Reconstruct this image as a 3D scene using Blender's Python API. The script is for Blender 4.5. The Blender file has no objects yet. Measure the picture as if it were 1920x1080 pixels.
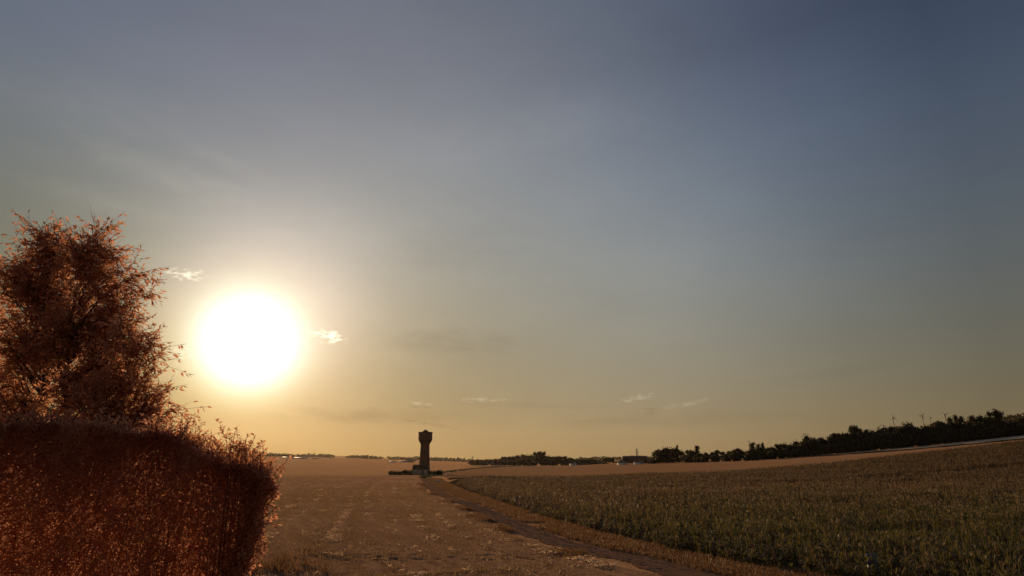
import bpy, math, random
import numpy as np

rng = np.random.default_rng(7)
random.seed(7)
R = math.radians
sc = bpy.context.scene
COL = sc.collection

# ------------------------------------------------------------------ camera, sky, sun, exposure
F = 1144.0                         # focal length in pixels of a 1920 px wide picture
PITCH = math.atan(325.0 / F)
CAM_Z = 5.0
CP, SP = math.cos(PITCH), math.sin(PITCH)

cam_d = bpy.data.cameras.new("camera")
cam = bpy.data.objects.new("camera", cam_d)
COL.objects.link(cam)
cam.location = (0, 0, CAM_Z)
cam.rotation_euler = (math.pi / 2 + PITCH, 0, 0)
cam_d.sensor_width = 36
cam_d.lens = F / 1920 * 36
cam_d.clip_start = 0.1
cam_d.clip_end = 20000
sc.camera = cam
sc.render.resolution_x, sc.render.resolution_y = 1920, 1080


def ray(px, py):
    up = (540 - py) / F
    d = np.array([(px - 960) / F, CP - up * SP, SP + up * CP])
    return d / np.linalg.norm(d)


def P(px, py, Y):
    d = ray(px, py)
    t = Y / d[1]
    return np.array([d[0] * t, Y, CAM_Z + d[2] * t])


def G(px, py):
    d = ray(px, py)
    t = -CAM_Z / d[2]
    return np.array([d[0] * t, d[1] * t])


SUN = ray(468, 640)
SUN_EL = math.asin(SUN[2])
SUN_AZ = math.atan2(SUN[0], SUN[1])

world = bpy.data.worlds.new("World")
sc.world = world
world.use_nodes = True


def build_sky():
    nt = world.node_tree
    N, L = nt.nodes, nt.links
    bg = N["Background"]
    bg.inputs[1].default_value = 0.1

    def val(x):
        return x

    def m(op, a, b=None, c=None, clamp=False):
        n = N.new("ShaderNodeMath")
        n.operation = op
        n.use_clamp = clamp
        for i, x in enumerate((a, b, c)):
            if x is None:
                continue
            if isinstance(x, (int, float)):
                n.inputs[i].default_value = float(x)
            else:
                L.new(x, n.inputs[i])
        return n.outputs[0]

    sky = N.new("ShaderNodeTexSky")
    sky.sky_type = 'NISHITA'
    sky.sun_disc = False
    sky.sun_elevation = SUN_EL
    sky.sun_rotation = SUN_AZ
    sky.air_density = 1.0
    sky.dust_density = 0.5
    sky.ozone_density = 1.0
    tc = N.new("ShaderNodeTexCoord")
    nrm = N.new("ShaderNodeVectorMath"); nrm.operation = 'NORMALIZE'
    L.new(tc.outputs['Generated'], nrm.inputs[0])
    dot = N.new("ShaderNodeVectorMath"); dot.operation = 'DOT_PRODUCT'
    L.new(nrm.outputs[0], dot.inputs[0])
    dot.inputs[1].default_value = tuple(SUN)
    theta = m('ARCCOSINE', m('MINIMUM', dot.outputs['Value'], 0.9999999))
    th = m('MINIMUM', theta, 1.07)
    sep = N.new("ShaderNodeSeparateXYZ")
    L.new(nrm.outputs[0], sep.inputs[0])
    dx_ = m('MAXIMUM', m('MINIMUM', sep.outputs[0], 0.7), -0.7)
    elev = m('ARCSINE', sep.outputs[2])
    el = m('MINIMUM', m('MAXIMUM', elev, 0.0), 0.62)
    az = m('ARCTAN2', sep.outputs[0], sep.outputs[1])
    # hazy summer evening air: brightness as a smooth function of height and angle from the sun
    coef = [(-2.335, 2.794, 2.723, -1.817, -1.873, -3.340, 4.238, 1.973, -0.244),
            (-2.638, 3.916, 2.703, -3.418, -1.897, -2.547, 3.984, 1.928, -0.851),
            (-3.539, 6.030, 3.195, -5.642, -2.187, -1.507, 4.672, 2.900, -3.647)]
    el2, th2, elth = m('MULTIPLY', el, el), m('MULTIPLY', th, th), m('MULTIPLY', el, th)
    dx_ = m('MULTIPLY', dx_, m('SUBTRACT', 1.0, m('DIVIDE', theta, 0.9), clamp=True))
    elx = m('MULTIPLY', el, dx_)
    au = m('EXPONENT', m('DIVIDE', th, -0.15))
    sc_ = N.new("ShaderNodeSeparateColor")
    L.new(sky.outputs[0], sc_.inputs[0])
    deg = m('MULTIPLY', theta, 180 / math.pi)
    core_a = (0.5, 0.85, 1.0)
    cap = (0.96, 0.80, 0.60)
    core_s = (4.2, 4.25, 3.9)
    outs = []
    # cloud field in azimuth / elevation degrees
    azd, eld = m('MULTIPLY', az, 180 / math.pi), m('MULTIPLY', elev, 180 / math.pi)
    comb = N.new("ShaderNodeCombineXYZ")
    L.new(azd, comb.inputs[0]); L.new(m('MULTIPLY', eld, 2.6), comb.inputs[1])

    def noise(scale, detail, off, rough=0.6):
        n = N.new("ShaderNodeTexNoise")
        n.noise_dimensions = '3D'
        n.inputs['Scale'].default_value = scale
        n.inputs['Detail'].default_value = detail
        n.inputs['Roughness'].default_value = rough
        mp = N.new("ShaderNodeVectorMath"); mp.operation = 'ADD'
        L.new(comb.outputs[0], mp.inputs[0]); mp.inputs[1].default_value = (off, off * 1.7, off)
        L.new(mp.outputs[0], n.inputs['Vector'])
        return n.outputs['Fac']
    n_fine, n_mid, n_veil = noise(1.3, 5, 3.1, 0.62), noise(0.42, 5, 11.7), noise(0.06, 4, 5.3)

    def cloud(px, py, rx, ry, tilt=0.0, rough=2.2, fine=True):
        d = ray(px, py)
        a0, e0 = math.degrees(math.atan2(d[0], d[1])), math.degrees(math.asin(d[2]))
        rx, ry = rx * 0.047, ry * 0.047
        dx, dy = m('SUBTRACT', azd, a0), m('SUBTRACT', eld, e0)
        if tilt:
            dy = m('SUBTRACT', dy, m('MULTIPLY', dx, tilt))
        ex, ey = m('DIVIDE', dx, rx), m('DIVIDE', dy, ry)
        q = m('ADD', m('MULTIPLY', ex, ex), m('MULTIPLY', ey, ey))
        base = m('SUBTRACT', 1.0, q)
        nn = m('MULTIPLY', m('SUBTRACT', n_fine if fine else n_mid, 0.52), rough * 2)
        fall = m('SUBTRACT', 1.0, m('MULTIPLY', q, 0.45), clamp=True)
        return m('MULTIPLY', m('ADD', m('MULTIPLY', base, 0.55), nn, clamp=True), fall, clamp=True)

    bright = [(350, 514, 32, 11, 0.0, 1.5), (616, 630, 40, 15, -0.05, 2.2), (338, 662, 26, 12, 0.0, .45),
              (905, 750, 46, 6, 0.0, .22), (1190, 747, 40, 6, 0.2, .2), (1290, 757, 60, 6, 0.18, .13), (790, 757, 26, 6, 0, .2)]
    dark = [(785, 762, 26, 4, -.05, .3), (910, 753, 24, 4, 0, .22), (1215, 771, 44, 7, .05, .25), (810, 796, 50, 5, -.15, .22),
            (606, 634, 22, 5, 0, .5), (866, 779, 22, 4, -.05, .16), (1110, 790, 60, 6, .05, .12), (770, 788, 34, 4, -.2, .16)]
    bsum, dsum = 0.0, 0.0
    for (px, py, rx, ry, t, k) in bright:
        bsum = m('ADD', m('MULTIPLY', cloud(px, py, rx, ry, t), k), bsum)
    for (px, py, rx, ry, t, k) in dark:
        dsum = m('ADD', m('MULTIPLY', cloud(px, py, rx, ry, t), k), dsum)
    for (px, py, rx, ry, t, k) in [(690, 780, 190, 20, 0.0, .24), (840, 640, 190, 34, 0, .18), (1250, 788, 260, 16, .03, .15), (1000, 760, 180, 9, -.03, .12), (1560, 700, 220, 14, .08, .07),
                                   (860, 470, 190, 60, 0, .08)]:
        dsum = m('ADD', m('MULTIPLY', cloud(px, py, rx, ry, t, 0.8, False), k), dsum)
    for (px, py, rx, ry, t, k) in [(330, 335, 190, 34, -0.15, .075), (200, 380, 150, 24, -.1, .05), (420, 300, 120, 20, -.25, .045), (560, 420, 230, 50, 0, .035), (140, 190, 220, 60, .1, .03), (1010, 240, 300, 70, .1, .03), (640, 580, 120, 40, 0, .05), (1240, 490, 130, 90, 0, .02)]:
        bsum = m('ADD', m('MULTIPLY', cloud(px, py, rx, ry, t, 0.7, False), k), bsum)
    veil = m('MULTIPLY', m('SUBTRACT', n_veil, 0.5), 0.22)
    shade = m('MULTIPLY', m('SUBTRACT', 1.0, dsum, clamp=True), m('ADD', 1.0, veil))
    ccol = (1.0, 0.88, 0.66)
    for c in range(3):
        k = coef[c]
        pol = m('ADD', k[0], m('MULTIPLY', el, k[1]))
        for term, kk in ((th, k[2]), (el2, k[3]), (th2, k[4]), (elth, k[5]), (au, k[6]), (dx_, k[7]), (elx, k[8])):
            pol = m('ADD', pol, m('MULTIPLY', term, kk))
        base = m('MULTIPLY', m('EXPONENT', pol), m('POWER', m('MULTIPLY', sc_.outputs[c], 0.1), 0.2))
        base = m('DIVIDE', base, m('POWER', m('ADD', 1.0, m('POWER', m('DIVIDE', base, cap[c]), 5.0)), 0.2))
        cl = m('MULTIPLY', bsum, m('SUBTRACT', ccol[c], m('MULTIPLY', base, 0.8)))
        base = m('MULTIPLY', base, shade)
        base = m('ADD', base, m('MAXIMUM', cl, 0.0))
        g = m('EXPONENT', m('MULTIPLY', m('POWER', m('DIVIDE', deg, core_s[c]), 3.0), -1.0))
        base = m('ADD', base, m('MULTIPLY', g, core_a[c]))
        outs.append(m('MULTIPLY', base, 10.0))
    cc = N.new("ShaderNodeCombineColor")
    for i in range(3):
        L.new(outs[i], cc.inputs[i])
    L.new(cc.outputs[0], bg.inputs[0])


build_sky()

sun_d = bpy.data.lights.new("sun", 'SUN')
sun_d.energy = 4.0
sun_d.angle = R(0.5)
sun_d.color = (1.0, 0.64, 0.34)
sun = bpy.data.objects.new("sun", sun_d)
COL.objects.link(sun)
sun.rotation_euler = (math.pi / 2 - SUN_EL, 0, math.pi - SUN_AZ)   # checked below: lamp points along -SUN
from mathutils import Vector
sun.rotation_euler = Vector((-SUN[0], -SUN[1], -SUN[2])).to_track_quat('-Z', 'Y').to_euler()
sun.location = (-40, 90, 60)

sc.view_settings.view_transform = 'Standard'
sc.view_settings.look = 'None'
sc.view_settings.exposure = 0.0
sc.view_settings.gamma = 1.0
sc.view_settings.use_curve_mapping = False
sc.render.engine = 'CYCLES'
sc.cycles.diffuse_bounces = 8
sc.cycles.max_bounces = 14

# ------------------------------------------------------------------ helpers


def mesh_from(name, V, faces):
    """V (n,3); faces: list of (k,m) int arrays with m = 3 or 4"""
    me = bpy.data.meshes.new(name)
    V = np.asarray(V, dtype=np.float32)
    me.vertices.add(len(V))
    me.vertices.foreach_set("co", V.ravel())
    loops = np.concatenate([np.asarray(f, dtype=np.int32).ravel() for f in faces])
    tot = np.concatenate([np.full(len(f), np.asarray(f).shape[1], dtype=np.int32) for f in faces])
    start = np.concatenate([[0], np.cumsum(tot)[:-1]]).astype(np.int32)
    me.loops.add(len(loops))
    me.loops.foreach_set("vertex_index", loops)
    me.polygons.add(len(tot))
    me.polygons.foreach_set("loop_start", start)
    me.polygons.foreach_set("loop_total", tot)
    me.update(calc_edges=True)
    me.validate()
    return me


def obj(name, me, mat=None, parent=None, smooth=False, loc=None):
    if mat is not None:
        me.materials.append(mat)
    if smooth:
        me.polygons.foreach_set("use_smooth", np.ones(len(me.polygons), dtype=bool))
    o = bpy.data.objects.new(name, me)
    COL.objects.link(o)
    if parent is not None:
        o.parent = parent
    if loc is not None:
        o.location = loc
    return o


def thing(name, loc, label, cat, group=None):
    o = bpy.data.objects.new(name, None)
    COL.objects.link(o)
    o.location = loc
    o.empty_display_size = 0.3
    o["label"] = label
    o["category"] = cat
    if group:
        o["group"] = group
    return o


def tag(o, label=None, cat=None, group=None, kind=None):
    for k, v in (("label", label), ("category", cat), ("group", group), ("kind", kind)):
        if v:
            o[k] = v
    return o


class MB:
    """collects shapes for one mesh"""

    def __init__(self):
        self.V, self.Q, self.T, self.n = [], [], [], 0

    def add(self, V, Q=None, T=None):
        V = np.asarray(V, float)
        if Q is not None and len(Q):
            self.Q.append(np.asarray(Q) + self.n)
        if T is not None and len(T):
            self.T.append(np.asarray(T) + self.n)
        self.V.append(V)
        self.n += len(V)

    def box(self, c, s, rz=0.0):
        x, y, z = np.array(s) / 2
        v = np.array([(-x, -y, -z), (x, -y, -z), (x, y, -z), (-x, y, -z), (-x, -y, z), (x, -y, z), (x, y, z), (-x, y, z)])
        ca, sa = math.cos(rz), math.sin(rz)
        v = np.stack([v[:, 0] * ca - v[:, 1] * sa, v[:, 0] * sa + v[:, 1] * ca, v[:, 2]], 1) + np.array(c)
        self.add(v, [(0, 3, 2, 1), (4, 5, 6, 7), (0, 1, 5, 4), (1, 2, 6, 5), (2, 3, 7, 6), (3, 0, 4, 7)])

    def tube(self, pts, rad, n=6, cap=True):
        pts = np.asarray(pts, float)
        k = len(pts)
        rad = np.broadcast_to(np.asarray(rad, float), (k,))
        d = np.gradient(pts, axis=0)
        d /= np.linalg.norm(d, axis=1)[:, None] + 1e-9
        ref = np.where(np.abs(d[:, 2:3]) > 0.9, np.array([[1.0, 0, 0]]), np.array([[0, 0, 1.0]]))
        a = np.cross(d, ref); a /= np.linalg.norm(a, axis=1)[:, None] + 1e-9
        b = np.cross(d, a)
        ang = np.arange(n) / n * 2 * np.pi
        V = pts[:, None] + rad[:, None, None] * (a[:, None] * np.cos(ang)[None, :, None] + b[:, None] * np.sin(ang)[None, :, None])
        i, j = np.meshgrid(np.arange(k - 1), np.arange(n), indexing='ij')
        q = np.stack([i * n + j, i * n + (j + 1) % n, (i + 1) * n + (j + 1) % n, (i + 1) * n + j], -1).reshape(-1, 4)
        self.add(V.reshape(-1, 3), q)

    def lathe(self, prof, n=8, rot=0.0, center=(0, 0, 0)):
        prof = np.asarray(prof, float)
        ang = np.arange(n) / n * 2 * np.pi + rot
        V = np.stack([prof[:, 0:1] * np.cos(ang), prof[:, 0:1] * np.sin(ang), np.repeat(prof[:, 1:2], n, 1)], -1)
        k = len(prof)
        i, j = np.meshgrid(np.arange(k - 1), np.arange(n), indexing='ij')
        q = np.stack([i * n + j, i * n + (j + 1) % n, (i + 1) * n + (j + 1) % n, (i + 1) * n + j], -1).reshape(-1, 4)
        self.add(V.reshape(-1, 3) + np.array(center), q)

    def build(self, name, mat=None, parent=None, smooth=False, loc=None):
        return obj(name, self.mesh(name), mat, parent, smooth, loc)

    def mesh(self, name):
        f = []
        if self.Q:
            f.append(np.concatenate(self.Q))
        if self.T:
            f.append(np.concatenate(self.T))
        return mesh_from(name, np.concatenate(self.V), f)


def unit(v):
    return v / (np.linalg.norm(v, axis=-1, keepdims=True) + 1e-9)


def leaf_quads(pos, dirs, length, width, fold=0.25, normal=None):
    """one folded four-cornered leaf per row"""
    n = len(pos)
    dirs = unit(dirs)
    ref = rng.normal(size=(n, 3)) if normal is None else normal
    side = unit(np.cross(dirs, ref))
    nor = np.cross(side, dirs)
    length = np.broadcast_to(length, (n,))[:, None]
    width = np.broadcast_to(width, (n,))[:, None]
    mid = pos + dirs * length * 0.45 + nor * width * fold
    V = np.stack([pos, mid + side * width / 2 - nor * width * fold * 1.6, pos + dirs * length, mid - side * width / 2 - nor * width * fold * 1.6], 1)
    q = np.arange(n * 4).reshape(n, 4)
    return V.reshape(-1, 3), q


def smooth(a, b, x):
    t = np.clip((x - a) / (b - a), 0, 1)
    return t * t * (3 - 2 * t)


def fbm(x, y, seed=0, octaves=4):
    """cheap value noise"""
    x, y = np.asarray(x, float), np.asarray(y, float)
    tot, amp, norm = 0.0, 1.0, 0.0
    for o in range(octaves):
        xi, yi = np.floor(x), np.floor(y)
        fx, fy = x - xi, y - yi
        fx, fy = fx * fx * (3 - 2 * fx), fy * fy * (3 - 2 * fy)

        def h(i, j):
            s = np.sin(i * 127.1 + j * 311.7 + (seed + o) * 74.7) * 43758.5453
            return s - np.floor(s)
        v = (h(xi, yi) * (1 - fx) + h(xi + 1, yi) * fx) * (1 - fy) + (h(xi, yi + 1) * (1 - fx) + h(xi + 1, yi + 1) * fx) * fy
        tot = tot + amp * v
        norm += amp
        amp *= 0.5
        x, y = x * 2.03 + 17.3, y * 2.03 + 9.1
    return tot / norm


# ------------------------------------------------------------------ materials

def principled(name, rough=0.8, spec=0.3):
    mt = bpy.data.materials.new(name)
    mt.use_nodes = True
    b = mt.node_tree.nodes["Principled BSDF"]
    b.inputs["Roughness"].default_value = rough
    b.inputs["Specular IOR Level"].default_value = spec
    return mt, mt.node_tree, b


def ramp(nt, fac, stops):
    r = nt.nodes.new("ShaderNodeValToRGB")
    e = r.color_ramp.elements
    while len(e) < len(stops):
        e.new(0.5)
    for i, (p, c) in enumerate(stops):
        e[i].position = p
        e[i].color = (*c, 1)
    nt.links.new(fac, r.inputs[0])
    return r.outputs[0]


def tex(nt, kind, scale, detail=4, rough=0.6, vec=None, stretch=None):
    n = nt.nodes.new("ShaderNodeTex" + kind)
    n.inputs['Scale'].default_value = scale
    if kind == 'Noise':
        n.inputs['Detail'].default_value = detail
        n.inputs['Roughness'].default_value = rough
    if vec is None:
        g = nt.nodes.new("ShaderNodeNewGeometry")
        vec = g.outputs['Position']
    if stretch is not None:
        mp = nt.nodes.new("ShaderNodeMapping")
        mp.inputs['Scale'].default_value = stretch[:3]
        if len(stretch) > 3:                     # turn first, stretch afterwards
            mr = nt.nodes.new("ShaderNodeMapping")
            mr.inputs['Rotation'].default_value = (0, 0, stretch[3])
            nt.links.new(vec, mr.inputs[0])
            vec = mr.outputs[0]
        nt.links.new(vec, mp.inputs[0])
        vec = mp.outputs[0]
    nt.links.new(vec, n.inputs['Vector'])
    return n


def mixc(nt, fac, a, b):
    n = nt.nodes.new("ShaderNodeMix")
    n.data_type = 'RGBA'
    for s, v in ((n.inputs[0], fac), (n.inputs[6], a), (n.inputs[7], b)):
        if isinstance(v, (int, float)):
            s.default_value = v
        elif isinstance(v, tuple):
            s.default_value = (*v, 1)
        else:
            nt.links.new(v, s)
    return n.outputs[2]


def bump(nt, b, height, strength, dist):
    n = nt.nodes.new("ShaderNodeBump")
    n.inputs['Strength'].default_value = strength
    n.inputs['Distance'].default_value = dist
    nt.links.new(height, n.inputs['Height'])
    nt.links.new(n.outputs[0], b.inputs['Normal'])


def simple(name, c1, c2, scale=3.0, rough=0.8, spec=0.3, bstr=0.3, bdist=0.02):
    mt, nt, b = principled(name, rough, spec)
    n = tex(nt, 'Noise', scale, 5)
    nt.links.new(ramp(nt, n.outputs['Fac'], [(0.35, c1), (0.65, c2)]), b.inputs['Base Color'])
    if bstr:
        bump(nt, b, n.outputs['Fac'], bstr, bdist)
    return mt


def leaf_mat(name, cols, trans, tmix=0.4, scale=2.5, rough=0.55):
    """leaf blade: diffuse front plus light through the blade; colour varies from leaf to leaf"""
    mt = bpy.data.materials.new(name)
    mt.use_nodes = True
    nt = mt.node_tree
    b = nt.nodes["Principled BSDF"]
    b.inputs["Roughness"].default_value = rough
    b.inputs["Specular IOR Level"].default_value = 0.25 if rough < .7 else 0.05
    out = nt.nodes["Material Output"]
    g = nt.nodes.new("ShaderNodeNewGeometry")
    isl = nt.nodes.new("ShaderNodeMath"); isl.operation = 'MULTIPLY_ADD'
    nt.links.new(g.outputs['Random Per Island'], isl.inputs[0])
    isl.inputs[1].default_value = 0.6
    n = tex(nt, 'Noise', scale, 3)
    h = nt.nodes.new("ShaderNodeMath"); h.operation = 'MULTIPLY'
    nt.links.new(n.outputs['Fac'], h.inputs[0]); h.inputs[1].default_value = 0.45
    nt.links.new(h.outputs[0], isl.inputs[2])
    k = len(cols)
    col = ramp(nt, isl.outputs[0], [(0.15 + 0.7 * i / max(1, k - 1), c) for i, c in enumerate(cols)])
    nt.links.new(col, b.inputs['Base Color'])
    t = nt.nodes.new("ShaderNodeBsdfTranslucent")
    nt.links.new(mixc(nt, 0.8, col, trans), t.inputs['Color'])
    mx = nt.nodes.new("ShaderNodeMixShader")
    mx.inputs[0].default_value = tmix
    nt.links.new(b.outputs[0], mx.inputs[1]); nt.links.new(t.outputs[0], mx.inputs[2])
    nt.links.new(mx.outputs[0], out.inputs['Surface'])
    return mt


def soil_mat(name, stops, scales, bstr=0.6, bdist=0.06, row=None, gloss=0.22):
    mt, nt, b = principled(name, 1.0, 0.0)
    b.inputs['Sheen Weight'].default_value = gloss          # dry straw and dust scatter low light forward
    b.inputs['Sheen Roughness'].default_value = .45
    b.inputs['Sheen Tint'].default_value = (.92, .58, .36, 1)
    big = tex(nt, 'Noise', scales[0], 4)
    mid = tex(nt, 'Noise', scales[1], 6, 0.7, stretch=row)
    fine = tex(nt, 'Noise', scales[2], 4, 0.7)

    def mm(op, a, b_):
        n = nt.nodes.new("ShaderNodeMath"); n.operation = op
        for i, v in enumerate((a, b_)):
            if isinstance(v, (int, float)):
                n.inputs[i].default_value = v
            else:
                nt.links.new(v, n.inputs[i])
        return n.outputs[0]
    s = mm('ADD', mm('MULTIPLY', big.outputs['Fac'], 0.35), mm('MULTIPLY', mid.outputs['Fac'], 0.45))
    s = mm('ADD', s, mm('MULTIPLY', fine.outputs['Fac'], 0.2))
    nt.links.new(ramp(nt, s, stops), b.inputs['Base Color'])
    hh = mm('ADD', mm('MULTIPLY', mid.outputs['Fac'], 0.6), mm('MULTIPLY', fine.outputs['Fac'], 0.4))
    bump(nt, b, hh, bstr, bdist)
    return mt


ROW_A = R(-26)
M = {}
M['ground'] = soil_mat('dry_meadow', [(0.3, (.19, .105, .055)), (0.5, (.27, .155, .082)), (0.7, (.36, .22, .12))], (0.004, 0.05, 1.6), 0.5, 0.15, gloss=.15)
M['stubble'] = soil_mat('stubble_soil', [(0.36, (.085, .045, .026)), (0.5, (.20, .11, .066)), (0.63, (.37, .225, .14))], (0.05, 0.9, 6.0), 1.0, 0.16, row=(1.6, 0.11, 1, R(-22)), gloss=.17)
M['track'] = soil_mat('packed_dirt', [(0.36, (.085, .048, .031)), (0.5, (.145, .084, .056)), (0.64, (.23, .14, .095))], (0.08, 1.2, 9.0), 0.8, 0.05, gloss=.03)
M['wheat'] = soil_mat('ripe_cereal', [(0.32, (.17, .095, .052)), (0.5, (.225, .13, .072)), (0.68, (.28, .17, .098))], (0.012, 0.12, 2.0), 0.8, 0.25, row=(0.3, 1.6, 1), gloss=.08)
M['pale'] = soil_mat('cut_straw_field', [(0.3, (.46, .34, .22)), (0.5, (.55, .42, .28)), (0.7, (.62, .49, .33))], (0.02, 0.15, 2.0), 0.4, 0.1, gloss=.06)
M['maize_soil'] = soil_mat('dark_soil', [(0.3, (.04, .028, .016)), (0.5, (.06, .042, .024)), (0.7, (.085, .06, .035))], (0.05, 0.8, 5.0), 0.5, 0.05, gloss=.0)  # plain dark soil tone for the ground under the maize
M['straw'] = leaf_mat('straw', [(.30, .20, .12), (.46, .33, .22), (.68, .53, .38)], (.75, .53, .35), 0.45, 1.2, 0.85)
M['stalk'] = leaf_mat('stubble_stalk', [(.14, .09, .045), (.24, .16, .08), (.34, .24, .12)], (.4, .26, .12), 0.3, 1.0)
M['grass'] = leaf_mat('dry_grass', [(.11, .06, .028), (.17, .095, .045), (.25, .15, .075)], (.3, .16, .07), 0.3, 0.6)
M['maize'] = leaf_mat('maize_leaf', [(.05, .06, .018), (.095, .085, .03), (.18, .125, .06)], (.19, .16, .035), 0.4, 0.09)
M['maize_dry'] = leaf_mat('ripening_leaf', [(.095, .06, .026), (.15, .092, .042), (.21, .135, .066)], (.26, .16, .06), 0.4, 0.09)
M['tassel'] = leaf_mat('maize_tassel', [(.20, .14, .07), (.28, .20, .10)], (.3, .2, .1), 0.3, 0.5)
M['flare_leaf'] = leaf_mat('flare_tinted_leaf', [(.19, .075, .046), (.25, .1, .06), (.31, .14, .075)], (.9, .45, .26), 0.55, 1.2, .8)  # leaf colour reddened and brightened to imitate the red lens flare
M['hedge'] = leaf_mat('flare_tinted_hedge_leaf', [(.22, .085, .052), (.29, .115, .07), (.35, .155, .09)], (.92, .46, .28), 0.58, 0.9, .85)  # the same red flare glow put into the hedge leaf colour
M['bark'] = simple('dark_bark', (.05, .032, .024), (.10, .065, .048), 9, 0.9, 0.1, 0.6)
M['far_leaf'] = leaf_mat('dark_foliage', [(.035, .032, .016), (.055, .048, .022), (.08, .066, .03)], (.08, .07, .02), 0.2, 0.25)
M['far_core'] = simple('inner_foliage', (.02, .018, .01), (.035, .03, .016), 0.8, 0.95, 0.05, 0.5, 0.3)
M['brick'] = simple('dark_brick', (.12, .062, .044), (.17, .088, .06), 1.4, 0.85, 0.2, 0.3, 0.02)
M['brick_dark'] = simple('dark_roof_tile', (.07, .038, .028), (.10, .055, .04), 1.4, 0.85, 0.2, 0.3)
M['render'] = simple('pale_render', (.36, .31, .26), (.44, .38, .32), 1.1, 0.85, 0.2, 0.15)
M['white'] = simple('white_paint', (.72, .68, .62), (.8, .77, .72), 1.0, 0.6, 0.4, 0.05)
M['roof_white'] = simple('pale_sheet_roof', (.72, .68, .62), (.8, .76, .7), 0.3, 0.5, 0.7, 0.0)
M['slate'] = simple('grey_roof', (.11, .09, .08), (.16, .13, .115), 0.8, 0.7, 0.3, 0.1)
M['metal'] = simple('galvanised_steel', (.22, .21, .2), (.3, .29, .28), 2.0, 0.5, 0.5, 0.05)
M['grey_plastic'] = simple('grey_plastic', (.16, .15, .155), (.2, .19, .195), 6.0, 0.5, 0.4, 0.05)
M['gravel'] = simple('brown_gravel', (.13, .08, .055), (.27, .18, .125), 3.0, 0.9, 0.1, 0.0)
M['stone'] = simple('pale_stone', (.5, .45, .38), (.64, .59, .5), 4.0, 0.85, 0.2, 0.5)
M['window'] = simple('dark_glass', (.02, .02, .025), (.03, .03, .035), 2.0, 0.15, 0.5, 0)

# pressed earth in the wheel lanes is darker than the straw-strewn soil
_nt = M['stubble'].node_tree
_at = _nt.nodes.new('ShaderNodeAttribute'); _at.attribute_name = 'compacted'
_b = _nt.nodes['Principled BSDF']
_src = _b.inputs['Base Color'].links[0].from_socket
_fac = _nt.nodes.new('ShaderNodeMath'); _fac.operation = 'MULTIPLY'; _fac.inputs[1].default_value = .6
_nt.links.new(_at.outputs['Fac'], _fac.inputs[0])
_nt.links.new(mixc(_nt, _fac.outputs[0], _src, (.075, .04, .024)), _b.inputs['Base Color'])

# ------------------------------------------------------------------ terrain

LX = np.array([-9000, -3000, -1500, -1009, -904, -673, -483, -336, -150, 0])
LZ = np.array([80, 62, 46, 36, 27, 18, 14, 10, 4, 0.0])


def H(x, y):
    x, y = np.asarray(x, float), np.asarray(y, float)
    xe = np.minimum(x, 390)
    u = np.maximum(0, xe - 20)
    z1 = np.minimum(u, 215)
    r = z1 * (.036 + .00022 * z1) + np.maximum(0, u - 215) * .135
    r = .955 * r * smooth(30, 230, y) * (1 - .85 * smooth(470, 800, y))
    fx = x * np.minimum(1.0, 2500.0 / np.maximum(y, 400))
    l = np.interp(x, LX, LZ) * smooth(300, 1500, y)
    far = 8.0 * smooth(900, 2600, y)
    return r + np.maximum(l, far * smooth(-400, 300, x) + l * 0)


def axis(*segs):
    out = []
    for a, b, s in segs:
        out.append(np.arange(a, b, s))
    return np.concatenate(out)


def grid_mesh(name, X, Y, Z):
    nj, ni = X.shape
    V = np.stack([X, Y, Z], -1).reshape(-1, 3)
    i, j = np.meshgrid(np.arange(ni - 1), np.arange(nj - 1), indexing='xy')
    a = (j * ni + i)
    q = np.stack([a, a + 1, a + ni + 1, a + ni], -1).reshape(-1, 4)
    return mesh_from(name, V, [q])


xs = np.concatenate([-np.geomspace(4500, 130, 40), np.arange(-125, 400, 5.0), np.geomspace(400, 4500, 40)])
ys = np.concatenate([np.arange(-80, 20, 10.0), np.arange(20, 320, 4.0), np.geomspace(320, 5200, 70)])
XX, YY = np.meshgrid(xs, ys)
ZZ = H(XX, YY) + (fbm(XX / 90, YY / 90, 3) - .5) * 1.2 * smooth(320, 900, YY)
ground = obj('ground', grid_mesh('ground', XX, YY, ZZ), M['ground'], smooth=True)
tag(ground, kind='structure')

# ---- track centre line (world, flat part) through points read off the ground
trk_px = [(1520, 1128), (1330, 1088), (1193, 1051), (1083, 1027), (974, 989), (894, 952), (828, 925), (803, 906), (796, 898)]
trk = np.vstack([[[22.5, 2.0], [18.6, 12.0], [14.6, 20.0]], [G(*p) for p in trk_px[1:]]])


def resample(pts, step):
    pts = np.asarray(pts, float)
    # Catmull-Rom through the points
    out = []
    Pn = np.vstack([2 * pts[0] - pts[1], pts, 2 * pts[-1] - pts[-2]])
    for i in range(1, len(Pn) - 2):
        t = np.linspace(0, 1, 40, endpoint=False)[:, None]
        p0, p1, p2, p3 = Pn[i - 1], Pn[i], Pn[i + 1], Pn[i + 2]
        out.append(0.5 * ((2 * p1) + (-p0 + p2) * t + (2 * p0 - 5 * p1 + 4 * p2 - p3) * t ** 2 + (-p0 + 3 * p1 - 3 * p2 + p3) * t ** 3))
    c = np.vstack(out + [pts[-1:]])
    s = np.concatenate([[0], np.cumsum(np.linalg.norm(np.diff(c, axis=0), axis=1))])
    n = max(2, int(s[-1] / step))
    u = np.linspace(0, s[-1], n)
    return np.stack([np.interp(u, s, c[:, k]) for k in range(c.shape[1])], 1)


TRK = resample(trk, 0.6)


def normals2(c):
    d = np.gradient(c, axis=0)
    d /= np.linalg.norm(d, axis=1)[:, None]
    return np.stack([-d[:, 1], d[:, 0]], 1)          # to the left of travel


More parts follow.
